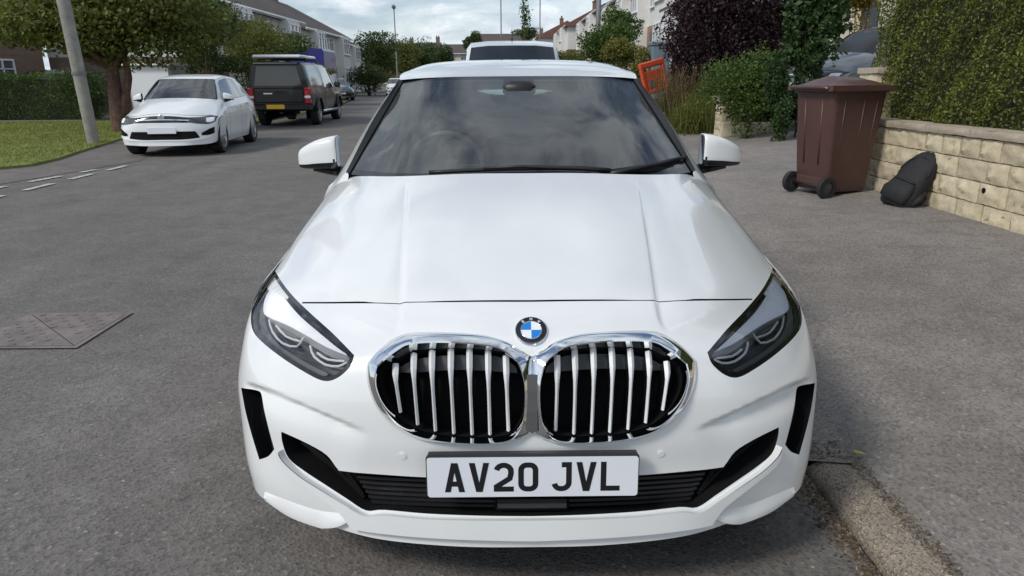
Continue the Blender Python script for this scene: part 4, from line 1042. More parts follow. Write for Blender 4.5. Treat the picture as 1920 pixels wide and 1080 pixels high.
for L in (.24, .28, .32, .37): variants[L] = [block_mesh(L, CH - .011, .17, int(L * 1000) + q) for q in range(4)]
cr = random.Random(3)
for c in range(4):
    y = WY1 - (0 if c % 2 else .17) * 1.0
    if c % 2 == 0:
        pass
    first = True; y = WY1
    while y > WY0:
        L = cr.choice((.24, .28, .28, .32, .32, .37))
        if first and c % 2: L = .24
        first = False
        o = bpy.data.objects.new('stone', cr.choice(variants[L])); COL.objects.link(o); o.parent = gw
        o.location = to_wall(WX + cr.uniform(-.004, .005), y - L / 2, WZ + c * CH + .004); o.rotation_euler = (cr.uniform(-.01, .01), 0, -pi / 2 + cr.uniform(-.008, .008)); y -= L + .011
MB().box(to_wall(WX + .10, (WY0 + WY1) / 2, WZ + 2 * CH - .02), (.18, WY1 - WY0, 4 * CH + .03)).build('mortar_core', 'mortar', gw)
cps = []
for q in range(3):
    V, F = rough_block(.62, .062, .27, 70 + q, amp=.006, n=(10, 3)); me = bpy.data.meshes.new('coping_stone'); me.from_pydata(V, [], F); me.materials.append(MT['coping']); me.polygons.foreach_set('use_smooth', np.full(len(me.polygons), True)); me.set_sharp_from_angle(angle=radians(40)); cps.append(me)
y = WY1
while y > WY0:
    o = bpy.data.objects.new('coping_stone', cr.choice(cps)); COL.objects.link(o); o.parent = gw; o.location = to_wall(WX - .028 + cr.uniform(-.004, .004), y - .31, WZ + 4 * CH + cr.uniform(0, .004)); o.rotation_euler = (0, cr.uniform(-.006, .006), -pi / 2); y -= .626
# small dark drain hole in the wall
hp = at_y(1884, 357, 3.95); m_ = MB().lathe([(.0, 0), (.020, 0), (.024, .004)], 12, axis='x'); 
o = m_.build('drain_pipe', 'matt_black', gw); o.location = to_wall(WX - .030, hp.y, hp.z)
# gate pier at the wall's end
pr = thing('gate_pier', 'tall stacked stone gate pier at the wall end behind the brown bin', 'pier', (WX + .34, WY1 + .24, WZ))
pm = [block_mesh(.40, .165, .18, 900 + q) for q in range(3)]; pm2 = [block_mesh(.20, .165, .18, 930 + q) for q in range(2)]
for c in range(7):
    for face in range(4):
        a = face * pi / 2; o = bpy.data.objects.new('stone', pm[(c + face) % 3]); COL.objects.link(o); o.parent = pr
        o.location = (sin(a) * .20 * 1, -cos(a) * .20, c * .172); o.rotation_euler = (0, 0, a); o.scale = (.985 + .0 * c, 1, 1)
MB().box((0, 0, .60), (.38, .38, 1.19)).build('mortar_core', 'mortar', pr)
V, F = rough_block(.44, .06, .44, 77, amp=.006, n=(8, 3)); o = obj('cap_stone', [(v[0], v[1] - .22, v[2] + 1.206) for v in V], F, 'coping', pr, True, sharp=40)
# further stone pier, half grown over, beyond the driveway
fp = at_z(1372, 256, .25)
pr2 = thing('stone_pillar', 'short pale stone pillar half covered by the round green bush', 'pillar', (fp.x, fp.y + .3, .2))
for c in range(4):
    for face in range(4):
        a = face * pi / 2; o = bpy.data.objects.new('stone', pm[(c + face) % 3]); COL.objects.link(o); o.parent = pr2; o.location = (sin(a) * .21, -cos(a) * .21, c * .172); o.rotation_euler = (0, 0, a)
MB().box((0, 0, .34), (.39, .39, .69)).build('mortar_core', 'mortar', pr2)
V, F = rough_block(.52, .12, .52, 79, amp=.02, n=(6, 3)); obj('cap_stone', [(v[0], v[1] - .26, v[2] + .69) for v in V], F, 'coping', pr2, True, sharp=40)
V, F = rough_block(1.1, .30, .4, 81, amp=.03, n=(10, 5)); o = obj('base_stone', [(v[0] + .35, v[1] - .3, v[2]) for v in V], F, 'wall_stone', pr2, True, sharp=40)

# ---- wheelie bin
MT['bin_brown'] = pmat('bin_brown', (.082, .040, .034), .42, var=.10, scale=5, bmp=.05, bscale=200)
MT['bin_lid'] = pmat('bin_lid', (.10, .050, .043), .40, var=.12, scale=5)
bc = at_z(1546, 372, .19); RZ = radians(17)
bw = thing('wheelie_bin', 'brown wheelie bin with closed lid standing on the pavement by the stone wall', 'bin', (bc.x - .02 + .28 * cos(RZ) - .24 * sin(RZ), bc.y + .28 * sin(RZ) + .24 * cos(RZ), .190), RZ)
def rsec(hx, hy, z, r=.05, n=4, cx=0):
    P = []
    for sx, sy, a in ((1, 1, 0), (-1, 1, 90), (-1, -1, 180), (1, -1, 270)): P += [(x + cx, y, z) for x, y in arc(sx * (hx - r), sy * (hy - r), r, r, a, a + 90, n)]
    return P
secs = [rsec(.235, .215, .05, .04, cx=.01), rsec(.245, .225, .09, .05, cx=.008), rsec(.262, .235, .30, .05, cx=.004), rsec(.305, .262, .90, .05), rsec(.310, .265, .965, .05)]
V, F = loft(secs); F.append(tuple(range(19, -1, -1))); F2 = [(a, b, c, d) for a, b, c, d in F[:-1]] + [F[-1]]
bd = obj('bin_body', V, F2, 'bin_brown', bw, True, sharp=35)
m_ = MB(); V, F = loft([rsec(.310, .265, .945, .05), rsec(.335, .285, .950, .06), rsec(.340, .290, .985, .06), rsec(.332, .282, 1.005, .06)]); m_.add(V, F); m_.build('rim', 'bin_brown', bw, True, 35)
# ribs on the near side and the back
m_ = MB()
for x_ in (-.17, .05, .20):
    m_.tube([(x_ * .86, -.216, .09), (x_, -.260, .90)], .008, 6)
m_.tube([(-.258 + .0, -.1, .30), (-.303, -.115, .9)], .010, 6); m_.tube([(-.258, .1, .30), (-.303, .115, .9)], .010, 6)
m_.build('rib', 'bin_brown', bw, True)
bw.scale = (1.05, 1.05, 1.08)
# lid: domed, stepped, slightly proud
rows = []
nx, ny = 17, 13
def lidz(x, y):
    e = max(abs(x) / .37, abs(y) / .315); f = max(0, 1 - (max(abs(x) / .31, 0)) ** 4) * max(0, 1 - (abs(y) / .27) ** 4)
    return 1.012 + .055 * f + .012 * max(0, 1 - ((x + .16) / .12) ** 2) * f + (.020 * max(0, 1 - (y / .10) ** 2) * f)
V = [(x, y, lidz(x, y)) for y in np.linspace(-.302, .302, ny) for x in np.linspace(-.372, .352, nx)]; F = gridfaces(ny, nx)
b = len(V); edge = [j for j in range(nx)] + [i * nx + nx - 1 for i in range(1, ny)] + [(ny - 1) * nx + j for j in range(nx - 2, -1, -1)] + [i * nx for i in range(ny - 2, 0, -1)]
V += [(V[k][0] * 1.0, V[k][1] * 1.0, V[k][2] - .048) for k in edge]; ne = len(edge); F += [(edge[k], b + k, b + (k + 1) % ne, edge[(k + 1) % ne])[::1] for k in range(ne)]
ld = obj('lid', V, [f for f in F], 'bin_lid', bw, True, sharp=35)
MB().box((.375, 0, .998), (.07, .16, .022), bev=.008).build('lid_handle', 'bin_lid', ld, True, 40)
m_ = MB().tube([(-.375, -.24, .985), (-.392, -.22, .995), (-.392, .22, .995), (-.375, .24, .985)], .016, 8)
for y_ in (-.2, 0, .2): m_.box((-.35, y_, .985), (.07, .05, .045), bev=.01)
m_.build('handle_bar', 'bin_brown', bw, True, 40)
for y_ in (-.245, .245):
    m_ = MB().lathe([(.06, -.026), (.094, -.026), (.100, -.018), (.100, .018), (.094, .026), (.06, .026)], 24, axis='y', origin=(-.255, y_, .10)); w_ = m_.build('wheel', 'tyre', bw, True, 40)
    m_ = MB().lathe([(.064, -.016), (.02, -.020), (.001, -.020)], 20, axis='y', origin=(-.255, y_, .10)); m_.lathe([(.064, .016), (.02, .020), (.001, .020)], 20, axis='y', origin=(-.255, y_, .10)); m_.build('hub', 'dark_grey', w_, True)
MB().tube([(-.255, -.25, .10), (-.255, .25, .10)], .013, 8).build('axle', 'satin_black', bw, True)
m_ = MB().box((-.225, 0, .13), (.06, .40, .12), bev=.02); m_.build('wheel_housing', 'bin_brown', bw, True, 40)

# ---- black backpack leaning on the wall
MT['nylon'] = pmat('black_nylon', (.012, .012, .013), .75, var=.3, scale=30, bmp=.4, bscale=120, bdist=.003)
MT['strap'] = pmat('strap_webbing', (.017, .017, .018), .6, var=.25, scale=50)
bp0 = at_z(1694, 391, .20)
bpk = thing('backpack', 'black backpack leaning against the stone wall beside the bin', 'backpack', (bp0.x - .05, bp0.y + .06, .20))
LEAN = Matrix.Rotation(radians(29), 3, 'Y') @ Matrix.Rotation(radians(-62), 3, 'Z')
def bpt(V): return [tuple(LEAN @ Vector(v)) for v in V]
secs = []
_zb = np.array(((.0, .115, .07, .0), (.015, .145, .095, 0), (.08, .162, .115, -.005), (.20, .160, .112, -.004), (.34, .150, .10, 0), (.46, .128, .085, .008), (.53, .095, .065, .014), (.565, .05, .035, .018)))
for z, hx, hy, cy in spl1(_zb, np.linspace(0, 7, 29)):
    R = []
    for k in range(24):
        a = 2 * pi * k / 24; ca, sa = cos(a), sin(a); q = (abs(ca) ** 2.7 + abs(sa) ** 2.7) ** (-1 / 2.7); w = 1 + .03 * sin(5 * a + z * 23) + .025 * sin(9 * a - z * 40)
        R.append((hx * ca * q * w, cy + hy * sa * q * w * (1 if sa < 0 else .8), z + .006 * sin(3 * a + 8 * z)))
    secs.append(R)
V, F = loft(secs); F += [tuple(range(23, -1, -1)), tuple(28 * 24 + k for k in range(24))]; obj('bag_body', bpt(V), F, 'nylon', bpk, True)
secs = []
for z, hx, hy in ((.03, .10, .015), (.05, .125, .045), (.13, .13, .055), (.22, .118, .045), (.255, .09, .012)):
    secs.append([(hx * cos(a), -.105 - hy * max(0, sin(a)) * (abs(sin(a)) ** -.3 if abs(sin(a)) > .05 else 1), z) for a in np.linspace(0, pi, 13)])
V, F = loft(secs, False, True); fp_ = obj('front_pocket', bpt(V), F, 'nylon', bpk, True)
m_ = MB().tube(bpt([(.11 * cos(a), -.128 - .03 * sin(a), .235) for a in np.linspace(.15, pi - .15, 10)]), .005, 6); m_.build('zip', 'strap', fp_, True)
m_ = MB().tube(bpt([(.135 * cos(a) * 1.0, -.075 + .03 * (z_ - .3), z_) for a, z_ in [(pi * t, .33 + .165 * sin(pi * t)) for t in np.linspace(0, 1, 16)]]), .006, 6); m_.build('zip', 'strap', bpk, True)
MB().tube(bpt([(-.035, .06, .53), (-.03, .07, .60), (.03, .07, .60), (.035, .06, .53)]), .011, 8).build('grab_handle', 'strap', bpk, True)
for sx in (-1, 1): MB().tube(bpt([(sx * .06, .075, .47), (sx * .085, .135, .40), (sx * .105, .15, .28), (sx * .115, .125, .14), (sx * .125, .07, .04)]), [.014, .018, .018, .012, .008], 8).build('shoulder_strap', 'strap', bpk, True)
for sx in (-1, 1): 
    m_ = MB().tube(bpt([(sx * .158, -.05, .06), (sx * .172, -.03, .14), (sx * .165, 0, .23)]), [.02, .034, .012], 8); m_.build('side_pocket', 'nylon', bpk, True)
# ================================================================== the other vehicles
def small_hatch(name, label, loc, rz, S, paint, group=None, polo=False, glass='windscreen'):
    r = thing(name, label, 'car', loc, rz, group); car = Car(r, S, -2.1 * S[1])
    V, F, fm = net_mesh(NET, 61, 37, lambda a, b: 1 if a > 7.0 and b < 6.0 else 0, True)
    V = [(v[0], v[1], v[2]) for v in V]
    A, B = split(V, F, fm, 0); fb = car.o('front_bumper', A, [f[::-1] for f in B], paint); A, B = split(V, F, fm, 1); car.o('bonnet', A, [f[::-1] for f in B], paint)
    body_rest(car, paint, interior=False, glass=glass)
    mirror_housing(car, paint, .90, 1.56, 1.03)
    def patch(nm, lo, hi, d, mat, parent, two=True, n=13, thick=.03):
        lo, hi = smooth_line(lo, 4), smooth_line(hi, 4); L = np.stack([np.interp(np.linspace(0, 1, n), np.linspace(0, 1, len(lo)), lo[:, k]) for k in (0, 1)], 1); Hh = np.stack([np.interp(np.linspace(0, 1, n), np.linspace(0, 1, len(hi)), hi[:, k]) for k in (0, 1)], 1)
        rows = []
        for f in (0, .33, .66, 1):
            us = L * (1 - f) + Hh * f; U, Vv = us2dom(us[:, 0], us[:, 1]); p, nn_ = surf_n(np.stack([U, Vv], 1), False)
            if f == 0: rows.append(p - nn_ * thick)
            rows.append(p + nn_ * d)
            if f == 1: rows.append(p - nn_ * thick)
        V_, F_ = loft(rows, False, True)
        if two == 'mid':
            return car.o(nm, [*V_, *mir(V_)], [*[f[::-1] for f in F_], *[tuple(i + len(V_) for i in f) for f in F_]], mat, parent, True, sharp=40)
        return car.pair(nm, V_, [f[::-1] for f in F_], mat, parent, True, sharp=40)
    hl = patch('headlight', [(2.4, 4.2), (3.6, 3.95), (4.7, 3.85), (6.1, 4.3)], [(2.4, 5.35), (3.6, 5.7), (4.7, 6.1), (6.35, 6.15)], .006, 'lamp_dark', 'root')
    patch('reflector', [(4.4, 4.3), (5.0, 4.25), (5.7, 4.5)], [(4.4, 5.3), (5.0, 5.5), (5.7, 5.5)], .009, 'lamp_silver', hl, thick=.004)
    patch('upper_grille', [(0, 4.1), (1.5, 4.12), (2.5, 4.15)], [(0, 5.4), (1.5, 5.4), (2.5, 5.36)], .005, 'gloss_black', 'root', 'mid')
    patch('grille_trim', [(0, 4.5), (1.5, 4.5), (2.5, 4.5)], [(0, 4.66), (1.5, 4.66), (2.5, 4.66)], .010, 'chrome', 'root', 'mid')
    patch('lower_intake', [(0, 1.25), (1.5, 1.25), (3.6, 1.5)], [(0, 2.7), (1.5, 2.7), (3.1, 2.7)], .004, 'matt_black', 'root', 'mid')
    patch('fog_pocket', [(3.8, 1.9), (4.8, 1.8), (5.9, 2.0)], [(3.8, 2.3), (4.8, 2.9), (5.9, 3.2)], .004, 'matt_black', 'root')
    patch('lip_trim', [(0, 1.0), (2, 1.0), (4.2, 1.15), (5.6, 1.5)], [(0, 1.25), (2, 1.25), (4.2, 1.45), (5.6, 1.75)], .014, paint, 'root', 'mid')
    patch('bonnet_gap', [(0, 6.13), (2.5, 6.13), (5.2, 6.22)], [(0, 6.2), (2.5, 6.2), (5.2, 6.3)], .002, 'matt_black', 'root', 'mid')
    m_ = MB().box((0, -.012, .475), (.52, .012, .112), bev=.004); car.o('number_plate', m_.V, m_.F, 'plate_white', smooth=False)
    q = surf_n(np.array([us2dom(0, 4.9)]), False)[0][0]; m_ = MB().lathe([(.062, -.01), (.062, .012), (.055, .016), (.052, .010), (.001, .010)], 28, axis='y'); m_2 = [(v[0], q[1] - v[1] - .002, q[2] + v[2]) for v in m_.V]
    eb = car.o('emblem', m_2, [f[::-1] for f in m_.F], 'satin_chrome', sharp=40)
    mm = MB()
    for st_ in ([(-12, 32), (0, 6), (12, 32)], [(-38, 20), (-20, -30), (0, 2), (20, -30), (38, 20)]):
        V_, F_ = stroke(st_, 8); mm.add([(v[0] / 1000, q[1] - .019, q[2] + v[1] / 1000) for v in V_], F_)
    car.o('badge_letter', mm.V, mm.F, 'chrome', eb, False)
    return r
MT['grey_paint'] = pmat('grey_paint', (.20, .21, .22), .3, metal=.4, coat=1, var=.04)
pw = at_z(420, 286, 0)
th = radians(6.4); S_ = (.97, .92, 1.02)
lx, ly = .84, -1.19
polo = small_hatch('small_car', 'small white hatchback parked at the left kerb by the grass verge', (pw.x - (lx * cos(th) - ly * sin(th)), pw.y - (lx * sin(th) + ly * cos(th)), 0), th, S_, 'white_paint2')
p = at_y(742, 150, 60)
small_hatch('distant_car', 'distant white car far down the road beside the front car roof', (p.x - .15, 61, 0), radians(8), (.98, .98, 1.02), 'white_paint2')
p = at_z(640, 189, 0)
small_hatch('dark_car', 'dark grey car parked beyond the black pickup', (p.x - .55, p.y + 1.6, 0), radians(20), (1, 1, 1.02), 'dark_paint')
small_hatch('driveway_car', 'grey car with dark windscreen parked in the driveway behind the brown bin', (7.30, 12.8, .64), radians(-74), (.95, .92, 1.16), 'grey_paint', glass='matt_glass')

def section_car(r, stations, mats, cls, capm=0, name='body', sharp=35):
    # stations: (y, [(x, z) ... from sill to roof centre]); joined straight and mirrored
    n, m = len(stations), len(stations[0][1]); half = np.array([[(x, st[0], z) for x, z in st[1]] for st in stations]); G = full_grid(half[:, ::-1]); m2 = G.shape[1]
    V = [tuple(v) for v in G.reshape(-1, 3)]; F = gridfaces(n, m2, False); fm = []
    for i in range(n - 1):
        for j in range(m2 - 1):
            c = abs((j + .5) - (m2 - 1) / 2); fm.append(cls(i, (m - 1) - c))
    F.append(tuple(range(m2))[::1]); fm.append(capm); F.append(tuple((n - 1) * m2 + k for k in range(m2 - 1, -1, -1))); fm.append(capm)
    return V, F, fm
# ---- black pickup with a canopy, seen from behind
pk0 = at_z(592, 233, 0); thp = radians(2.6)
pk = thing('pickup_truck', 'black pickup with canopy and yellow rear plate parked behind the small white car', 'pickup', (pk0.x - .84 + .05, pk0.y + 1.35, 0), thp)
def sec(w, zs, zb, wt, zt): return [(w - .07, zs), (w, zs + .14), (w + .005, (zs + zb) / 2), (w - .02, zb), (wt + .02, zt - .10), (wt - .05, zt - .02), (0, zt)]
st = [(-2.62, sec(.90, .55, 1.12, .72, 1.86)), (-2.58, sec(.92, .52, 1.13, .735, 1.88)), (-2.25, sec(.925, .48, 1.135, .738, 1.89)), (-.70, sec(.93, .42, 1.14, .74, 1.90)), (-.42, sec(.93, .42, 1.14, .74, 1.87)), (.48, sec(.93, .42, 1.14, .74, 1.86)), (1.05, sec(.93, .42, 1.13, .72, 1.78)), (1.72, sec(.92, .42, 1.12, .86, 1.16)), (2.55, sec(.90, .46, 1.06, .80, 1.08)), (2.68, sec(.86, .52, .98, .76, 1.0))]
V, F, fm = section_car(pk, st, None, lambda i, c: 1 if (3 < c < 4 and i in (2, 4, 5)) or (i == 6 and c > 4) else 0)
A, B = split(V, F, fm, 0); obj('body', A, B, 'pickup_black', pk, True, sharp=30); A, B = split(V, F, fm, 1); obj('side_window', A, B, 'dark_glass', pk, True, sharp=30)
def wrap(c, hx, hz, y, mat, nm, par=pk, bev=.02, d=.05): return MB().box((c[0], y, c[1]), (hx * 2, d, hz * 2), bev=bev).build(nm, mat, par, True, 40)
tgp = wrap((0, .93), .73, .21, -2.63, 'pickup_black', 'tailgate'); MB().box((0, -2.665, 1.02), (.24, .02, .06), bev=.008).build('handle', 'satin_black', tgp, True, 40)
MB().box((-.32, -2.662, .98), (.26, .006, .035)).build('badge', 'satin_chrome', tgp, False)
m_ = MB().add([(-.70, -2.655, 1.20), (.70, -2.655, 1.20), (.58, -2.648, 1.76), (-.58, -2.648, 1.76), (-.70, -2.60, 1.20), (.70, -2.60, 1.20), (.58, -2.60, 1.76), (-.58, -2.60, 1.76)], [(0, 1, 2, 3), (0, 4, 5, 1), (1, 5, 6, 2), (2, 6, 7, 3), (3, 7, 4, 0)]); rwp = m_.build('rear_window', 'reflection_grey_glass', pk)
MB().box((0, -2.70, 1.83), (1.30, .16, .05), bev=.02).build('spoiler', 'black_paint', pk, True, 40)
for sx in (-1, 1):
    lm = MB().box((sx * .835, -2.60, 1.035), (.18, .15, .23), bev=.03).build('rear_light', 'red_lens', pk, True, 40); MB().box((sx * .835, -2.605, .875), (.175, .14, .09), bev=.02).build('reversing_lamp', 'badge_white', lm, True, 40); MB().box((sx * .835, -2.60, .75), (.18, .15, .155), bev=.03).build('brake_lamp', 'red_lens', lm, True, 40)
bmp_ = MB().box((0, -2.66, .58), (1.80, .24, .20), bev=.05).build('rear_bumper', 'satin_black', pk, True, 40)
MB().box((-.10, -2.79, .60), (.53, .012, .125), bev=.003).build('number_plate', 'plate_yellow', pk)
m_ = MB().box((0, -2.5, .42), (.12, .2, .08), bev=.02); m_.tube([(-.45, -2.45, .46), (-.45, -2.68, .44)], .035, 8); m_.build('tow_bar', 'satin_black', pk, True, 40)
for sx in (-1, 1): MB().add([(sx * .938, -.56, .5), (sx * .938, -.53, .5), (sx * .936, -.53, 1.14), (sx * .936, -.56, 1.14)], [(0, 1, 2, 3)]).build('bed_gap', 'matt_black', pk)
m_ = MB()
for yy_ in (-1.9, -.6): m_.tube([(-.72, yy_, 1.90), (-.72, yy_, 1.98), (.72, yy_, 1.98), (.72, yy_, 1.90)], .02, 6)
m_.build('roof_bar', 'satin_black', pk, True)
MB().box((-.02, -1.45, 2.04), (1.42, 2.1, .10), bev=.03).build('roof_tray', 'white_paint2', pk, True, 40)
pc_ = Car(pk, (1, 1, 1), 0)
for x_ in (-.80, .80):
    for y_ in (-1.52, 1.70): wheel(pc_, x_, y_, .39, .26, 6)
for sx in (-1, 1):
    for y_ in (-1.52, 1.70):
        m_ = MB()
        pts = [(sx * .945, y_ - .46 * cos(a), .39 + .46 * sin(a)) for a in np.linspace(.15, pi - .15, 14)]; m_.tube(pts, .045, 6); m_.build('wheel_arch', 'satin_black', pk, True)
    MB().tube([(sx * .93, -1.0, .40), (sx * .93, 1.1, .40)], .05, 8).build('side_step', 'satin_chrome', pk, True)
    MB().box((sx * 1.03, 1.12, 1.22), (.20, .12, .20), bev=.04).build('wing_mirror', 'black_paint', pk, True, 40)
    for y_ in (-.45, .55): MB().box((sx * .942, y_ + .28, 1.05), (.03, .16, .03), bev=.008).build('door_handle', 'satin_chrome', pk, True)
m_ = MB()
for sx in (-1, 1): m_.add([(sx * .60, -2.0, .18), (sx * .60, 2.2, .18), (sx * .60, 2.2, .6), (sx * .60, -2.0, .6)], [(0, 1, 2, 3)])
m_.add([(-.6, -2.3, .45), (.6, -2.3, .45), (.6, 2.3, .45), (-.6, 2.3, .45)], [(0, 1, 2, 3)]); m_.build('chassis', 'matt_black', pk)
# ---- white van standing behind the front car
vn = thing('white_van', 'white van parked nose-on behind the front car roof', 'van', (.05, 12.4, 0))
def vsec(w, zb, wt, zt): return [(w - .06, .32), (w, .5), (w + .01, .9), (w - .01, zb), (wt + .03, zt - .14), (wt - .05, zt - .035), (wt * .55, zt - .004), (0, zt)]
st = [(-2.5, vsec(.86, .84, .78, .88)), (-2.42, vsec(.92, .98, .86, 1.02)), (-1.78, vsec(.95, 1.15, .88, 1.19)), (-1.05, vsec(.95, 1.16, .78, 1.93)), (-.75, vsec(.95, 1.16, .795, 2.02)), (-.2, vsec(.95, 1.16, .80, 2.05)), (2.4, vsec(.95, 1.16, .80, 2.04)), (2.5, vsec(.93, 1.15, .76, 1.99))]
V, F, fm = section_car(vn, st, None, lambda i, c: 2 if (i == 2 and c > 5) else (1 if (3 < c < 4 and i in (3, 4)) else 0))
A, B = split(V, F, fm, 0); obj('body', A, B, 'white_paint2', vn, True, sharp=30); A, B = split(V, F, fm, 1); obj('side_window', A, B, 'dark_glass', vn, True, sharp=30); A, B = split(V, F, fm, 2); obj('windscreen', A, B, 'dark_glass', vn, True, sharp=30)
for sx in (-1, 1):
    MB().box((sx * .70, -2.46, .86), (.34, .12, .16), bev=.04).build('headlight', 'lamp_silver', vn, True, 40); MB().box((sx * 1.03, -1.55, 1.20), (.18, .12, .26), bev=.04).build('wing_mirror', 'satin_black', vn, True, 40)
MB().box((0, -2.49, .62), (1.2, .10, .22), bev=.03).build('grille', 'satin_black', vn, True, 40); MB().box((0, -2.53, .45), (.52, .02, .11)).build('number_plate', 'plate_white', vn)
MB().tube([(.0, -.70, 2.02), (.0, -.66, 2.10), (0, -.55, 2.24)], [.02, .008, .004], 6).build('aerial', 'satin_black', vn, True)
vc_ = Car(vn, (1, 1, 1), 0)
for x_ in (-.82, .82):
    for y_ in (-1.6, 1.45): wheel(vc_, x_, y_, .33, .21, 8)
for k, sx in enumerate((-1, 1)): MB().tube([(sx * .1, -1.80, 1.20), (sx * .1 + .3, -1.74, 1.27), (sx * .1 + .55, -1.72, 1.28)], .012, 6).build('wiper', 'satin_black', vn, True)
# ================================================================== houses
MT['render_white'] = pmat('white_render', (.70, .69, .66), .9, var=.06, scale=1.5)
MT['render_grey'] = pmat('grey_render', (.42, .40, .38), .9, var=.1, scale=1.5)
MT['render_cream'] = pmat('cream_render', (.62, .56, .45), .9, var=.08, scale=1.5)
def brickmat(name, c1, c2, mort):
    m, t, o = newmat(name); p = N(t, 'ShaderNodeBsdfPrincipled'); t.links.new(p.outputs[0], o.inputs[0]); setin(p, Roughness=.92)
    tcn = N(t, 'ShaderNodeTexCoord'); mp = N(t, 'ShaderNodeMapping'); mp.inputs['Rotation'].default_value = (pi / 2, 0, 0); t.links.new(tcn.outputs['Object'], mp.inputs[0])
    b = N(t, 'ShaderNodeTexBrick'); b.inputs['Scale'].default_value = 4.4; b.inputs['Color1'].default_value = (*c1, 1); b.inputs['Color2'].default_value = (*c2, 1); b.inputs['Mortar'].default_value = (*mort, 1); b.inputs['Mortar Size'].default_value = .02
    t.links.new(mp.outputs[0], b.inputs['Vector']); c = mix(t, .6, b.outputs['Color'], ramp(t, noise(t, 1.5), [(.3, (.8, .8, .8)), (.7, (1.15, 1.15, 1.15))]), 'MULTIPLY'); t.links.new(c, p.inputs['Base Color']); return m
MT['brick_orange'] = brickmat('orange_brick', (.36, .18, .10), (.30, .14, .08), (.30, .26, .22))
MT['brick_brown'] = brickmat('brown_brick', (.22, .13, .09), (.17, .10, .07), (.22, .19, .16))
def tilemat(name, c):
    m, t, o = newmat(name); p = N(t, 'ShaderNodeBsdfPrincipled'); t.links.new(p.outputs[0], o.inputs[0]); setin(p, Roughness=.85)
    w = N(t, 'ShaderNodeTexWave'); w.bands_direction = 'Z'; w.inputs['Scale'].default_value = 2.6; w.inputs['Distortion'].default_value = .4; tcn = N(t, 'ShaderNodeTexCoord'); t.links.new(tcn.outputs['Object'], w.inputs['Vector'])
    a = ramp(t, noise(t, 1.2, 6, .7), [(.3, rgba(c, .72)), (.7, rgba(c, 1.25))]); b = ramp(t, w.outputs['Fac'], [(.0, (.75, .75, .75)), (.4, (1, 1, 1))]); t.links.new(mix(t, .8, a, b, 'MULTIPLY'), p.inputs['Base Color']); bump(t, w.outputs['Fac'], .5, .03, p.inputs['Normal']); return m
MT['tile_brown'] = tilemat('brown_roof_tile', (.098, .080, .070)); MT['tile_red'] = tilemat('red_roof_tile', (.20, .10, .078)); MT['slate'] = tilemat('grey_slate', (.13, .13, .14))
MT['upvc'] = pmat('white_frame', (.78, .78, .78), .35, var=.03); MT['pane'] = pmat('window_pane', (.07, .085, .10), .06, coat=1, var=.25, scale=.8)
MT['door_dark'] = pmat('door_dark', (.05, .06, .08), .4, var=.1)
def window(par, x0, x1, z0, z1, y, cols=2, sidef=None):   # a framed window on a wall face at local y (facing -y)
    f = .07; m_ = MB(); fr = [(x0, x1, z0, z0 + f), (x0, x1, z1 - f, z1), (x0, x0 + f, z0 + f, z1 - f), (x1 - f, x1, z0 + f, z1 - f)]
    for k in range(1, cols): c = x0 + (x1 - x0) * k / cols; fr.append((c - f / 2, c + f / 2, z0 + f, z1 - f))
    fr.append((x0 + f, x1 - f, z1 - f - (z1 - z0) * .28, z1 - f - (z1 - z0) * .28 + .05))
    for a, b, c, d in fr: m_.box(((a + b) / 2, y - .03, (c + d) / 2), (b - a, .09, d - c))
    m_.box(((x0 + x1) / 2, y - .07, z0 - .03), (x1 - x0 + .12, .16, .06))
    w = m_.build('window', 'upvc', par); MB().box(((x0 + x1) / 2, y - .012, (z0 + z1) / 2), (x1 - x0 - .02, .02, z1 - z0 - .02)).build('pane', 'pane', w); return w
def hip_roof(m_, L, D, eave, ridge, hip0, hip1, ov=.4, th=.16):
    x0, x1, y0, y1 = -ov, L + ov, -ov, D + ov; r0 = (x0 + hip0, (y0 + y1) / 2, ridge); r1 = (x1 - hip1, (y0 + y1) / 2, ridge); e = eave
    V = [(x0, y0, e), (x1, y0, e), (x1, y1, e), (x0, y1, e), r0, r1] + [(x0, y0, e - th), (x1, y0, e - th), (x1, y1, e - th), (x0, y1, e - th)]
    m_.add(V, [(0, 1, 5, 4), (1, 2, 5), (2, 3, 4, 5), (3, 0, 4), (0, 6, 7, 1), (1, 7, 8, 2), (2, 8, 9, 3), (3, 9, 6, 0), (9, 8, 7, 6)])
def chimney(par, x, y, z, h=1.5, mat='brick_brown'):
    c = MB().box((x, y, z + h / 2), (.9, .55, h)).box((x, y, z + h + .04), (1.02, .66, .09)).build('chimney', mat, par)
    for q in (-.25, .2): MB().lathe([(.13, 0), (.11, .35), (.13, .38), (.09, .38)], 10, origin=(x + q, y, z + h + .08)).build('chimney_pot', 'tile_red', c)
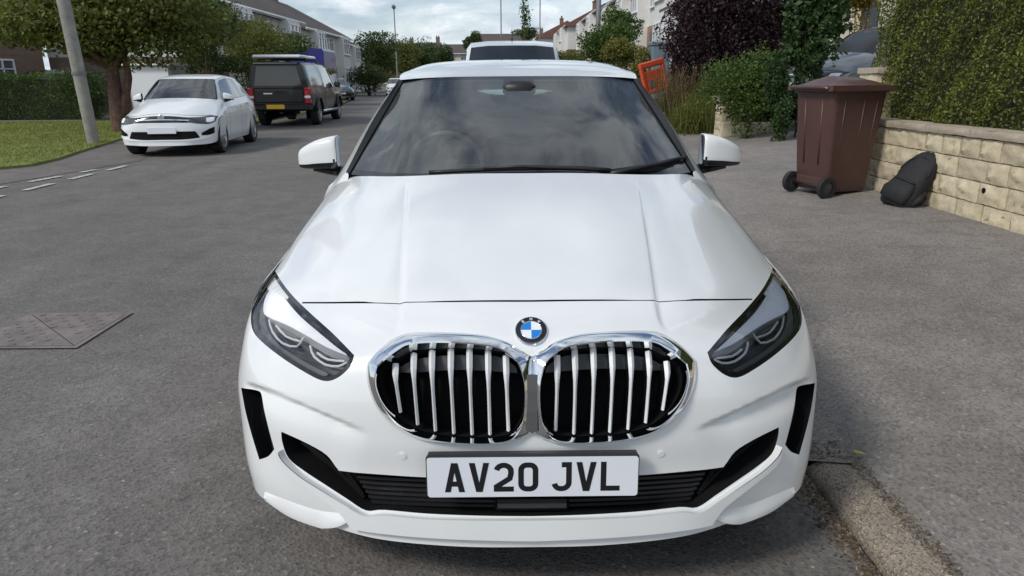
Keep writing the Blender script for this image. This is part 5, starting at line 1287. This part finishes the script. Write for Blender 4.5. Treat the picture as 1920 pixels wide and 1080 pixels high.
def house(label, loc, rz, L, D, eave, ridge, upper, lower, roof, hips=(0, 0), bays=(), wins=(), doors=(), chim=(), group=None, split_z=None):
    r = thing('house', label, 'house', loc, rz, group); sz = split_z or eave * .48
    MB().box((L / 2, D / 2, sz / 2 - 1.0), (L, D, sz + 2.0)).build('wall', lower, r); w = MB().box((L / 2, D / 2, (sz + eave) / 2), (L + .02, D + .02, eave - sz))
    if hips[0] == 0 and hips[1] == 0:
        for x in (0, L): w.prism([(-.0, eave - .01), (D, eave - .01), (D / 2, ridge - .22)], x - .005, x + .005, fn=lambda a, b, h: (h, a, b))
    w.build('wall', upper, r)
    m_ = MB(); hip_roof(m_, L, D, eave + .08, ridge, *hips); rf = m_.build('roof', roof, r)
    MB().tube([(-.42, -.46, eave - .02), (L + .42, -.46, eave - .02)], .06, 6).build('gutter', 'upvc', r, True)
    MB().box((L / 2, -.405, eave - .02), (L + .8, .03, .18)).build('fascia_board', 'upvc', r)
    for x, z in chim: chimney(rf, x, D / 2, z)
    for bx, bw, z0, z1, mat in bays:                                # two-storey square bay
        b = MB().box((bx, -.32, (z0 + z1) / 2), (bw, .66, z1 - z0)).build('bay', mat, r)
        for (c0, c1) in ((.9, 2.25), (3.35, 4.65)):
            if c1 < z1 and c0 > z0: window(b, bx - bw / 2 + .12, bx + bw / 2 - .12, c0, c1, -.655, 3)
    for x0, x1, z0, z1, n in wins: window(r, x0, x1, z0, z1, -.005, n)
    for x0, x1, z1 in doors: d = MB().box(((x0 + x1) / 2, -.02, z1 / 2), (x1 - x0, .08, z1), bev=.01).build('door', 'door_dark', r); MB().box((x1 - .12, -.075, 1.0), (.03, .05, .12)).build('handle', 'satin_chrome', d)
    return r
def semis(label, loc, rz, L=13.6, D=8, eave=5.0, ridge=7.5, up='render_white', lo='brick_brown', roof='tile_brown', hips=(3.5, 3.5), group=None, chim=True):
    b1, b2 = L * .20, L * .80
    return house(label, loc, rz, L, D, eave, ridge, up, lo, roof, hips, [(b1, 2.5, 0, 4.85, up), (b2, 2.5, 0, 4.85, up)], [(L * .36, L * .36 + 1.3, 3.45, 4.6, 2), (L * .64 - 1.3, L * .64, 3.45, 4.6, 2), (L * .5 - .35, L * .5 + .35, 3.6, 4.5, 1)], [(L * .38, L * .38 + .95, 2.1), (L * .62 - .95, L * .62, 2.1)], [(L * .5, ridge - .5)] if chim else [], group)
GL = 'houses along the left side of the street'; GR = 'houses along the right side of the street'
semis('brown roofed white semi nearest of the left houses above the pickup', (-14.2, 33.5, .1), pi / 2, 14.5, 8, 4.95, 7.6, group=GL, chim=False)
semis('grey brown roofed semi with tall chimney above the blue van', (-14.6, 50.5, .1), pi / 2, 13.8, 8, 4.8, 7.4, 'render_white', 'render_grey', group=GL)
semis('hipped roof semi farthest along the left side before the trees', (-17.0, 67, .1), pi / 2, 13.5, 8, 4.8, 7.3, 'render_white', 'render_grey', group=GL, chim=False)
h = house('brown brick house behind the left hedge and spreading tree', (-21.5, 22.5, .1), pi / 2, 9.5, 8, 4.9, 7.4, 'brick_brown', 'brick_brown', 'tile_brown', (0, 0), [], [(1, 2.6, 3.3, 4.5, 2), (5.5, 7.2, 3.3, 4.5, 2), (5.2, 7.4, .9, 2.2, 3)], [(3.2, 4.2, 2.1)], [], GL)
semis('white upper brick lower house with bay windows behind the green bush', (8.6, 46.8, 1.9), -pi / 2, 12.6, 8, 5.1, 7.6, 'render_white', 'brick_orange', 'tile_red', (0, 0), GR, False)
h = semis('second white bay fronted house past the nearer one on the right', (8.6, 61.0, 2.0), -pi / 2, 13.2, 8, 5.1, 7.6, 'render_white', 'brick_orange', 'tile_red', (0, 0), GR)
semis('red roofed terrace house with white bays beyond the van on the right', (8.2, 79, 2.1), -pi / 2, 16, 8, 5.0, 7.4, 'render_white', 'brick_orange', 'tile_red', (0, 0), GR)
semis('farther red roofed white house partly behind the thin sapling', (7.0, 98, 2.2), -pi / 2, 17, 8, 4.9, 7.2, 'render_white', 'brick_brown', 'tile_red', (0, 0), GR)
semis('last small red roofed house at the far right end of the row', (4.6, 122, 2.2), -pi / 2, 20, 8, 4.8, 7.0, 'render_white', 'brick_brown', 'tile_red', (0, 0), GR)
house('cream rendered house behind the driveway car', (11.0, 24.5, 1.4), -pi / 2, 9, 8, 5.2, 7.6, 'render_cream', 'render_cream', 'tile_brown', (0, 0), [], [(1, 2.6, 3.4, 4.6, 2), (5, 7, 3.4, 4.6, 2)], [(3.4, 4.4, 2.1)], [], GR)
# porch and garage of the near right house
pg = thing('porch', 'grey slate roofed white porch below the bay window house', 'porch', (7.4, 32.4, 1.9), -pi / 2)
m_ = MB().add([(-.3, -.3, 2.5), (4.2, -.3, 2.5), (4.2, 1.9, 3.5), (-.3, 1.9, 3.5), (-.3, -.3, 2.36), (4.2, -.3, 2.36), (4.2, 1.9, 3.36), (-.3, 1.9, 3.36)], [(0, 1, 2, 3), (7, 6, 5, 4), (0, 4, 5, 1), (1, 5, 6, 2), (2, 6, 7, 3), (3, 7, 4, 0)]); m_.build('roof', 'slate', pg)
MB().box((2.0, .8, 1.2), (3.9, 1.9, 2.4)).build('wall', 'render_white', pg); MB().box((2.0, -.17, 1.1), (2.6, .05, 2.1)).build('garage_door', 'upvc', pg)
# distant houses closing the view
def far_house(label, px, y, w, eave, ridge, up, roof, gz=0.3):
    c = at_y(px, 148, y); house(label, (c.x - w / 2, y, gz), 0, w, 8, eave, ridge, up, up, roof, (0, 0), [], [(w * .12, w * .12 + 1.6, 3.2, 4.4, 2), (w * .62, w * .62 + 1.6, 3.2, 4.4, 2), (w * .12, w * .12 + 1.8, .9, 2.2, 2)], [(w * .5, w * .5 + 1, 2.1)], [(w * .9, ridge - .4)], 'distant houses closing the end of the street')
far_house('distant brown roofed house below the street lamp', 735, 176, 12, 4.5, 7.0, 'brick_brown', 'tile_brown', 3.0)
far_house('distant pinkish brick house between two tree clumps', 806, 168, 4.6, 5.0, 7.4, 'brick_orange', 'tile_brown', 2.4)
far_house('distant cream house just left of the van roof', 858, 160, 6.5, 4.6, 6.8, 'render_cream', 'tile_brown', 2.2)
far_house('distant low brown roofed house above the van roof', 960, 190, 20, 4.2, 6.6, 'render_grey', 'tile_brown', 6.4)
# blue van on the left, pale garage door, parked car behind the hedge
MT['van_blue'] = pmat('van_blue', (.035, .035, .21), .4, coat=.5, var=.1)
bv = thing('blue_van', 'dark blue box van standing beyond the black pickup', 'van', (-10.7, 38.5, 0), radians(4))
st = [(-2.6, vsec(1.0, 1.2, .97, 2.95)), (1.0, vsec(1.0, 1.2, .97, 2.98)), (1.5, vsec(.95, 1.15, .80, 2.0)), (2.0, vsec(.93, 1.05, .82, 1.15)), (2.6, vsec(.90, .9, .8, .95))]
V, F, fm = section_car(bv, st, None, lambda i, c: 1 if (i == 2 and c > 4) or (i == 1 and 3 < c < 4) else 0)
A, B = split(V, F, fm, 0); obj('body', A, B, 'van_blue', bv, True, sharp=30); A, B = split(V, F, fm, 1); obj('window', A, B, 'dark_glass', bv, True, sharp=30)
b2_ = Car(bv, (1, 1, 1), 0)
for x_ in (-.82, .82):
    for y_ in (-1.6, 1.7): wheel(b2_, x_, y_, .33, .21, 6)
for sx in (-1, 1): MB().box((sx * .86, -2.62, 1.1), (.12, .05, .35), bev=.01).build('rear_light', 'red_lens', bv)
MB().box((0, -2.63, 1.35), (.015, .02, 2.1)).build('door_gap', 'matt_black', bv); MB().box((.15, -2.64, 1.15), (.05, .03, .2)).build('door_handle', 'satin_black', bv)
gd = at_y(284, 150, 24)
gg = thing('garage', 'low pale grey garage behind the left tree trunk', 'garage', (gd.x, 25, .05)); MB().box((0, 0, .92), (1.55, 2.2, 1.84)).build('wall', 'render_grey', gg); MB().box((0, -1.13, .92), (1.40, .05, 1.74)).build('garage_door', 'plate_white', gg); MB().box((0, -.05, 1.87), (1.65, 2.5, .07)).build('roof', 'upvc', gg)
cb = at_y(38, 140, 27); small_hatch('hedge_car', 'dark car seen only as a roof above the trimmed left hedge', (cb.x, 28.5, .32), radians(15), (1, 1, 1.05), 'dark_paint', glass='dark_glass')
# ================================================================== trees, hedges and plants
MT['bark'] = pmat('bark', (.085, .065, .05), .95, var=.4, scale=8, bmp=1, bscale=18, bdist=.03)
MT['bark_red'] = pmat('bark_red', (.12, .07, .05), .95, var=.45, scale=7, bmp=1, bscale=18, bdist=.03)
MT['leaf_dark'] = leafmat('leaf_dark', (.026, .05, .014), (.075, .11, .028), (.13, .165, .04))
MT['leaf_olive'] = leafmat('leaf_olive', (.075, .095, .022), (.18, .20, .045), (.29, .29, .08), .45)
MT['leaf_hedge'] = leafmat('leaf_hedge', (.055, .075, .015), (.175, .20, .035), (.31, .30, .06), .3)
MT['leaf_yew'] = leafmat('leaf_left_hedge', (.04, .085, .012), (.11, .175, .026), (.18, .24, .045), .3)
MT['leaf_purple'] = leafmat('leaf_purple', (.012, .006, .009), (.034, .013, .017), (.075, .022, .025), .2)
MT['leaf_green'] = leafmat('leaf_green', (.04, .08, .016), (.10, .165, .03), (.17, .23, .05))
MT['leaf_ivy'] = leafmat('leaf_ivy', (.022, .050, .016), (.055, .105, .03), (.12, .17, .055), .25)
MT['leaf_yellow'] = leafmat('leaf_yellow', (.10, .11, .02), (.22, .21, .04), (.32, .27, .05))
MT['leaf_gold'] = leafmat('leaf_gold', (.20, .14, .02), (.36, .26, .04), (.45, .34, .07))
MT['leaf_dry'] = leafmat('leaf_dry', (.10, .085, .035), (.19, .15, .07), (.27, .17, .08))
MT['grass_blade'] = leafmat('grass_blade', (.16, .19, .032), (.27, .30, .06), (.38, .35, .11), .3)
def leaf_quads(P, size, aspect=.55, vert=0.0):
    n = len(P); d = rng.normal(0, 1, (n, 3)); d[:, 2] += vert * 2; d /= np.linalg.norm(d, axis=1, keepdims=True)
    e = rng.normal(0, 1, (n, 3)); e -= d * (d * e).sum(1, keepdims=True); e /= np.linalg.norm(e, axis=1, keepdims=True) + 1e-9
    s = (size * rng.uniform(.6, 1.35, n))[:, None]; a, b = d * s * .5, e * s * .5 * aspect
    return np.stack([P - a, P + b, P + a, P - b], 1).reshape(-1, 3)
def blob_points(c, r, n, shell=.62, rag=.16):
    d = rng.normal(0, 1, (n, 3)); d /= np.linalg.norm(d, axis=1, keepdims=True); q = rng.integers(1, 9999)
    lump = 1 + rag * (np.sin(d[:, 0] * 5.3 + q) * np.sin(d[:, 1] * 4.7 + q * .7) + np.sin(d[:, 2] * 7.1 + q * 1.3) * .7 + np.sin((d[:, 0] + d[:, 2]) * 11 + q) * .4)
    rr = (shell + (1 - shell) * rng.uniform(0, 1, n) ** .6) * lump + rng.normal(0, .035, n); return np.array(c) + d * rr[:, None] * np.array(r)
def crown(name, blobs, n, size, mat, parent, aspect=.55, shell=.55, rag=.2):
    vol = np.array([b[1][0] * b[1][1] * b[1][2] for b in blobs]) ** (2 / 3); k = (n * vol / vol.sum()).astype(int); P = []; T = []
    for (c, r), kk in zip(blobs, k):
        p = blob_points(c, r, kk, shell, rag); P.append(p); tone = np.clip(rng.normal(.45, .22, kk) + rng.normal(0, .08), 0, 1); T.append(tone)
    P = np.concatenate(P); T = np.concatenate(T); o = quads(name, leaf_quads(P, size, aspect), mat, T, parent); o['kind'] = 'stuff'; return o
def scatter_blobs(c, r, k, f=.5, jit=.75):
    out = []
    for i in range(k):
        d = rng.normal(0, 1, 3); d /= np.linalg.norm(d); q = rng.uniform(.35, jit); out.append((tuple(np.array(c) + d * np.array(r) * q), tuple(np.array(r) * rng.uniform(f * .7, f * 1.2))))
    return out
def tree(name, label, cat, base, c, r, blobs, n, size, mat, trunk_r, bark='bark', group=None, limbs=6, lean=(0, 0), aspect=.55, rag=.2, f=.5):
    t = thing(name, label, cat, base, 0, group); bl = scatter_blobs(c, r, blobs, f); top = np.array([c[0], c[1], c[2] - r[2] * .3])
    m_ = MB(); P = [np.array([0, 0, -.1]), np.array([lean[0] * .3, lean[1] * .3, top[2] * .35]), np.array([lean[0], lean[1], top[2] * .7]) * .7 + top * .3, top]
    m_.tube(smooth_line(P, 4), [trunk_r * (1.25 - .9 * k / 12) for k in range(13)], 9)
    for b, _ in bl[:limbs]:
        s = P[1] * .4 + P[2] * .6; mid = (s + np.array(b)) / 2 + rng.normal(0, .08, 3) * r[0] * .3; m_.tube(smooth_line([s, mid, b], 3), [trunk_r * .55 * (1 - .8 * k / 6) for k in range(7)], 6)
    m_.build('trunk', bark, t, True); crown('crown', bl, n, size, mat, t, aspect, .5, rag); return t
def hedge(name, label, loc, size, n, leaf, mat, rz=0, rag=.10, cat='hedge'):
    t = thing(name, label, cat, loc, rz); X, Y, Z = size; k = n
    f = rng.choice(5, k, p=np.array([X * Z, X * Z, Y * Z, Y * Z, X * Y]) / (2 * X * Z + 2 * Y * Z + X * Y)); a = rng.uniform(-.5, .5, k); b = rng.uniform(0, 1, k); c = rng.uniform(-.5, .5, k)
    x = np.where(f < 2, a * X, np.where(f == 2, -X / 2, np.where(f == 3, X / 2, a * X))); y = np.where(f == 0, -Y / 2, np.where(f == 1, Y / 2, c * Y)); z = np.where(f == 4, Z, b * Z)
    q = rag * (np.sin(x * 4.1 + z * 3) * np.sin(y * 3.7 + z * 4.4) + .6 * np.sin(x * 9 + y * 11 + z * 8)); dep = rng.uniform(0, 1, k) ** 1.5 * rag * 2.2
    nx = np.where(f == 2, -1, np.where(f == 3, 1, 0)); ny = np.where(f == 0, -1, np.where(f == 1, 1, 0)); nz = (f == 4) * 1.0
    P = np.stack([x + nx * (q - dep), y + ny * (q - dep), z + nz * (q - dep)], 1); lump = np.clip(.45 + q / rag * .12 + rng.normal(0, .2, k), 0, 1)
    o = quads('foliage', leaf_quads(P, leaf, .45, .35), mat, lump, t); o['kind'] = 'stuff'
    m_ = MB()
    for s in range(max(3, int(max(X, Y) / .7))):
        u = (s + .5) / max(3, int(max(X, Y) / .7)) - .5; px_, py_ = (u * X, 0) if X > Y else (0, u * Y); m_.tube([(px_, py_, -.1), (px_ + rng.normal(0, .1), py_ + rng.normal(0, .05), Z * .7)], [.035, .015], 6)
    m_.box((0, 0, Z * .45), (X - rag * 5, Y - rag * 5, Z * .88)); m_.build('branches', 'hedge_core', t, True, 40); return t
MT['hedge_core'] = pmat('hedge_core', (.022, .026, .012), .95, var=.4, scale=9)
# big hedge above the stone wall
hedge('hedge', 'tall dense green hedge rising above the stone garden wall', (WX + .95, 2.05, .86), (1.5, 8.85, 2.9), 340000, .033, 'leaf_hedge', rag=.05)
# left hedge
hl0 = at_z(0, 226, .05); hedge('hedge', 'long low trimmed hedge behind the grass verge on the left', (-19.6, 25.1, 0), (8.2, 1.3, 1.62), 30000, .06, 'leaf_yew', rag=.07)
# spreading tree behind the leaning pole
tb = at_z(228, 246, .05)
tree('spreading_tree', 'spreading dark green tree with reddish forked trunk on the left verge', 'tree', (tb.x, tb.y, 0), (.1, .5, 3.15), (3.9, 2.2, 1.3), 30, 30000, .125, 'leaf_olive', .19, 'bark_red', limbs=9, f=.40)
m_ = MB().tube(smooth_line([(.1, 0, .4), (.28, .05, 1.1), (.38, .1, 1.6), (.2, .2, 2.6)], 4), [.15, .14, .13, .12, .11, .11, .10, .1, .09, .09, .08, .08, .07], 8); m_.build('trunk_fork', 'bark_red', [o for o in bpy.data.objects if o.name == 'spreading_tree'][0], True)
def bush(name, label, px, py, y, r, n, size, mat, cat='bush', blobs=9, gz=None, group=None, aspect=.6, bark='bark', rag=.22):
    c = at_y(px, py, y); g0 = gz if gz is not None else 0.05; h = c.z - g0
    t = thing(name, label, cat, (c.x, c.y, g0), 0, group); bl = scatter_blobs((0, 0, h), r, blobs, .55)
    if h - r[2] > .15: bl.append(((0, 0, h * .5), (r[0] * .5, r[1] * .5, h * .5)))
    m_ = MB()
    for k in range(5):
        b = np.array(bl[k % len(bl)][0]); m_.tube(smooth_line([(rng.normal(0, .05), rng.normal(0, .05), -.1), b * [.4, .4, .5], b], 3), [max(.02, r[0] * .035) * (1 - .8 * i / 6) for i in range(7)], 6)
    m_.build('branches', bark, t, True); crown('foliage', bl, n, size, mat, t, aspect, .5, rag); return t
# right side
bush('purple_shrub', 'large dark purple leaved tree behind the roadside shrubs', 1385, 28, 15.5, (1.55, 1.3, 1.75), 42000, .075, 'leaf_purple', 'tree', 14, gz=.5)
bush('purple_shrub', 'lower purple foliage hanging beside the orange barrier', 1290, 60, 17.5, (.75, .9, 1.5), 16000, .075, 'leaf_purple', 'tree', 9, gz=.5)
bush('laurel_shrub', 'tall glossy dark green shrub just left of the driveway car', 1524, 45, 11.0, (.50, .5, 1.05), 9500, .095, 'leaf_ivy', 'shrub', 11, gz=.4)
bush('round_bush', 'round green ivy covered bush overhanging the stone pillar', 1405, 160, 11.6, (.70, .6, .70), 13000, .05, 'leaf_green', 'bush', 11, gz=.25)
bush('ivy_clump', 'trailing ivy clump at the pavement edge right of the pillar', 1470, 178, 10.7, (.34, .30, .55), 8000, .05, 'leaf_ivy', 'bush', 6, gz=.2)
bush('weedy_shrub', 'scruffy olive green shrub growing by the barrier foot', 1320, 175, 14.2, (.50, .5, .55), 5000, .045, 'leaf_olive', 'shrub', 8, gz=.15)
bush('yellow_shrub', 'golden yellow shrub beside the tall hedge top', 1622, -6, 15.0, (.50, .5, .55), 4500, .07, 'leaf_gold', 'shrub', 6, gz=.6)
bush('green_bush', 'bright green rounded bush in front of the white bay house', 1138, 72, 27, (1.15, 1.1, .95), 9000, .10, 'leaf_green', 'bush', 10, gz=.9)
bush('green_bush', 'tall narrow green bush against the utility post', 1165, 50, 29.5, (.75, .7, .8), 6000, .10, 'leaf_green', 'bush', 7, gz=.9)
bush('yellow_bush', 'yellowish flowering bush in front of the right houses', 1168, 103, 23, (.72, .6, .48), 6000, .07, 'leaf_yellow', 'bush', 8, gz=.5)
bush('yellow_bush', 'small yellow green bush just left of the orange barrier', 1205, 122, 21, (.36, .4, .40), 3000, .06, 'leaf_yellow', 'bush', 5, gz=.4)
bush('low_hedge', 'low green hedge strip right behind the van', 1062, 108, 34, (1.3, .9, .42), 5000, .09, 'leaf_olive', 'hedge', 8, gz=.6)
# left side street greenery
bush('garden_shrub', 'olive shrub between the small white car and pickup', 470, 92, 27, (1.5, 1.0, .85), 7000, .09, 'leaf_olive', 'shrub', 9, gz=.1)
bush('garden_shrub', 'light green shrub behind the pickup roof', 520, 80, 31, (1.4, 1.1, .75), 7000, .09, 'leaf_green', 'shrub', 9, gz=.1)
bush('garden_tree', 'dark leafy tree overhanging behind the small white car', 372, 40, 24, (1.5, 1.2, 1.25), 12000, .10, 'leaf_dark', 'tree', 10, gz=.1)
bush('garden_shrub', 'tall olive shrub before the first left house', 455, 62, 29, (1.3, 1.1, .95), 8000, .09, 'leaf_olive', 'shrub', 9, gz=.1)
bush('garden_shrub', 'dark shrub behind the small white car roof', 395, 112, 26, (1.3, 1.0, .75), 7000, .08, 'leaf_dark', 'shrub', 8, gz=.1)
bush('garden_shrub', 'dark green shrub between hedge and tree trunk', 165, 170, 23.5, (1.1, .8, .75), 7000, .07, 'leaf_dark', 'shrub', 8, gz=.05)
bush('garden_shrub', 'low green shrub in front of the blue van', 602, 132, 34, (.75, .6, .42), 3500, .09, 'leaf_olive', 'shrub', 7, gz=.05)
bush('far_hedge', 'dark hedge along the left kerb beyond the dark car', 690, 143, 62, (2.3, 3, .95), 7000, .14, 'leaf_dark', 'hedge', 9, gz=.05)
bush('far_tree', 'dark rounded tree beyond the last left house', 697, 100, 84, (3.0, 2.6, 2.3), 9000, .22, 'leaf_dark', 'tree', 11, gz=.1)
bush('far_tree', 'mid green tree below the street lamp', 755, 108, 112, (3.6, 3, 2.7), 8000, .27, 'leaf_olive', 'tree', 10, gz=.2)
bush('far_tree', 'dark tree right of the pink brick house', 782, 112, 120, (2.3, 2.5, 2.4), 7000, .27, 'leaf_dark', 'tree', 9, gz=.2)
bush('far_tree', 'pointed dark tree left of the distant cream house', 832, 102, 125, (2.2, 2.4, 2.6), 6000, .27, 'leaf_dark', 'tree', 8, gz=.2)
bush('far_tree', 'olive tree filling the gap left of the street lamp', 728, 112, 104, (2.4, 2, 2.2), 6000, .25, 'leaf_olive', 'tree', 9, gz=.2)
bush('far_tree', 'broad green tree behind the road end right of the lamp', 800, 98, 150, (5.0, 3, 3.2), 8000, .32, 'leaf_dark', 'tree', 11, gz=.2)
bush('far_tree', 'low dark tree clump beside the van roof corner', 886, 76, 130, (1.6, 1.6, 1.8), 3500, .27, 'leaf_dark', 'tree', 6, gz=2)
bush('far_tree', 'small dark tree behind the sapling foot', 985, 62, 140, (2.6, 2, 1.2), 4000, .27, 'leaf_dark', 'tree', 6, gz=3)
# thin sapling right of centre
sp = at_y(984, 60, 40); tree('sapling', 'thin upright sapling with sparse leaves above the van', 'tree', (sp.x, 40, .1), (0, 0, 4.6), (.45, .45, 1.9), 9, 520, .14, 'leaf_green', .05, limbs=7, f=.4)
# grass verge blades
nb = 60000; bx = rng.uniform(-19, -7.6, nb); by = rng.uniform(8.6, 22.6, nb); keep = in_poly(np.stack([bx, by], 1), np.array(vg)); bx, by = bx[keep], by[keep]; nb = len(bx)
a = rng.uniform(0, 2 * pi, nb); hgt = .034 * rng.uniform(.5, 1.6, nb); w = .008; le = rng.normal(0, .025, (nb, 2)); B = np.stack([bx, by, np.full(nb, .048)], 1); s = np.stack([np.cos(a) * w, np.sin(a) * w, np.zeros(nb)], 1); tp = np.stack([le[:, 0], le[:, 1], hgt], 1)
o = quads('grass', np.stack([B - s, B + s, B + tp + s * .3, B + tp - s * .3], 1).reshape(-1, 3), 'grass_blade', np.clip(rng.normal(.45, .2, nb) + .25 * np.sin(bx * 1.3) * np.sin(by * .9), 0, 1)); o['kind'] = 'stuff'; o['label'] = 'short grass on the left verge'
# dry stalks at the pavement edge
def stalks(name, label, px, py, y, w, n, h, mat):
    c = at_y(px, py, y); gz = .18; P = np.stack([c.x + rng.normal(0, w, n), y + rng.normal(0, w, n), np.full(n, gz)], 1); a = rng.uniform(0, 2 * pi, n); ln = rng.normal(0, .22, (n, 2)) * h; s = np.stack([np.cos(a), np.sin(a), a * 0], 1) * .010; tp = np.stack([ln[:, 0], ln[:, 1], h * rng.uniform(.45, 1.1, n)], 1)
    Vs = np.stack([P - s, P + s, P + tp + s * .4, P + tp - s * .4], 1).reshape(-1, 3); L = P + tp * rng.uniform(.35, 1, n)[:, None]; Vl = leaf_quads(np.repeat(L, 3, 0) + rng.normal(0, .04, (n * 3, 3)), .05)
    Vv = np.concatenate([Vs, Vl]) - np.array([c.x, y, gz]); o = quads(name, Vv, mat, rng.uniform(0, 1, n * 4)); o.location = (c.x, y, gz); tag(o, label, 'plant'); return o
stalks('dry_plant', 'dry brown stalks growing up past the orange barrier', 1272, 200, 15.0, .30, 520, 1.35, 'leaf_dry')
stalks('wild_plant', 'straggly green weeds at the pavement edge left of the pillar', 1305, 225, 13.4, .26, 420, .8, 'leaf_olive')
stalks('weed_tuft', 'small bright green weed tuft below the ivy clump', 1448, 235, 12.4, .14, 160, .35, 'leaf_green')
# ground rising behind the right-hand walls
xs_ = np.array([4.0, 4.4, 5.2, 6.5, 8, 10, 14, 40, 120]); ys_ = np.array([14.2, 17, 22, 30, 45, 70, 110, 180, 400]); V = [(x + (0 if y < 50 else -(y - 50) * .05) , y, float(np.interp(x, [4, 4.6, 8, 10, 200], [.18, .35, 1.75, 2.0, 4.0]))) for y in ys_ for x in xs_]
o = obj('garden_ground', V, gridfaces(len(ys_), len(xs_)), 'soil', smooth=True); structure(o)
o = obj('garden_bank', [(WX + .2, -2.4, .2), (WX + .2, 6.05, .2), (WX + .2, 6.05, .86), (WX + .2, -2.4, .86), (9.5, 6.05, 1.0), (9.5, -2.4, 1.0), (9.5, 6.05, 0)], [(0, 1, 2, 3), (3, 2, 4, 5), (1, 6, 4, 2)], 'soil', smooth=False); structure(o)

# ================================================================== poles, lamp, barrier
MT['pole_wood'] = pmat('pole_wood', (.27, .255, .23), .9, var=.22, scale=5, bmp=.5, bscale=30, bdist=.01)
MT['lamp_grey'] = pmat('lamp_grey', (.16, .17, .18), .5, var=.1)
pb_ = at_z(176, 268, .05); pt_ = at_y(106, -60, pb_.y)
lp = thing('leaning_pole', 'grey weathered pole leaning left in front of the spreading tree', 'pole', (pb_.x, pb_.y, 0)); d = pt_ - pb_; m_ = MB().tube([(0, 0, -.1), tuple(d * .5), tuple(d * 1.0), tuple(d * 2.2)], [.125, .13, .13, .11], 14); m_.build('shaft', 'pole_wood', lp, True, 50)
MB().lathe([(.145, 1.5), (.145, 1.56)], 14, origin=(d.x * .42, d.y * .42, 0)).build('band', 'lamp_grey', lp, True)
l0 = at_y(745, 140, 95); l1 = at_y(745, 14, 95)
sl_ = thing('street_lamp', 'tall grey street lamp standing against the sky at the road end', 'street lamp', (l0.x, 95, 0)); hh = l1.z
MB().tube([(0, 0, -.2), (0, 0, 1.5), (0, 0, hh)], [.14, .10, .07], 10).build('post', 'lamp_grey', sl_, True); MB().box((0, -.12, hh + .05), (.46, .95, .5), bev=.15).build('lantern', 'lamp_grey', sl_, True, 40)
for (px, y, label, h, r_) in ((940, 60, 'slim grey post rising above the white van', 8.2, .05), (1120, 52, 'dark wooden utility post between the right houses', 9.5, .17), (1012, 58, 'thin pale post right of the sapling', 8.6, .045)):
    c = at_y(px, 100, y); t = thing('utility_post', label, 'post', (c.x, y, 0)); MB().tube([(0, 0, -.2), (0, 0, h)], [r_ * 1.1, r_], 8).build('shaft', 'lamp_grey', t, True); MB().box((0, 0, h - .3), (r_ * 7, .08, .1)).build('crossarm', 'lamp_grey', t)
MT['barrier_orange'] = pmat('barrier_orange', (.62, .085, .03), .5, var=.1, scale=4)
bo = at_y(1243, 178, 17.0); bt = at_y(1243, 110, 17.0)
ob = thing('road_barrier', 'orange red plastic barrier standing among the plants', 'barrier', (bo.x, 17.0, .45), radians(14)); Hb = bt.z - .45
m_ = MB()
for x_ in (-.33, .33): m_.box((x_, 0, Hb * .5), (.10, .10, Hb), bev=.02)
m_.box((0, 0, Hb - .08), (.78, .11, .16), bev=.03); m_.box((0, 0, .62), (.76, .08, .10), bev=.02); m_.build('frame', 'barrier_orange', ob, True, 40)
MB().box((0, 0, Hb * .62), (.56, .05, Hb * .42), bev=.01).build('panel', 'barrier_orange', ob, True, 40); MB().box((-.12, -.035, Hb * .60), (.16, .02, .18), bev=.005).build('reflector', 'mid_grey', ob, True, 40); ob.rotation_euler = (radians(-8), radians(-13), radians(24))
for x_ in (-.33, .33): MB().box((x_, 0, .03), (.16, .6, .08), bev=.02).build('foot', 'satin_black', ob, True, 40)
bg_ = thing('dustbin', 'blue grey bin standing behind the orange barrier', 'bin', (at_y(1236, 105, 21).x, 21, .7)); bh = at_y(1236, 78, 21).z - .7
V, F = loft([rsec(.24, .24, .03), rsec(.30, .30, bh * .92), rsec(.30, .30, bh * .92)]); F.append(tuple(range(19, -1, -1))); MT['bin_blue'] = pmat('bin_blue', (.16, .21, .24), .5, var=.1); obj('bin_body', V, F, 'bin_blue', bg_, True, sharp=35); MB().box((0, 0, bh * .96), (.66, .66, bh * .08), bev=.03).build('lid', 'bin_blue', bg_, True, 40)
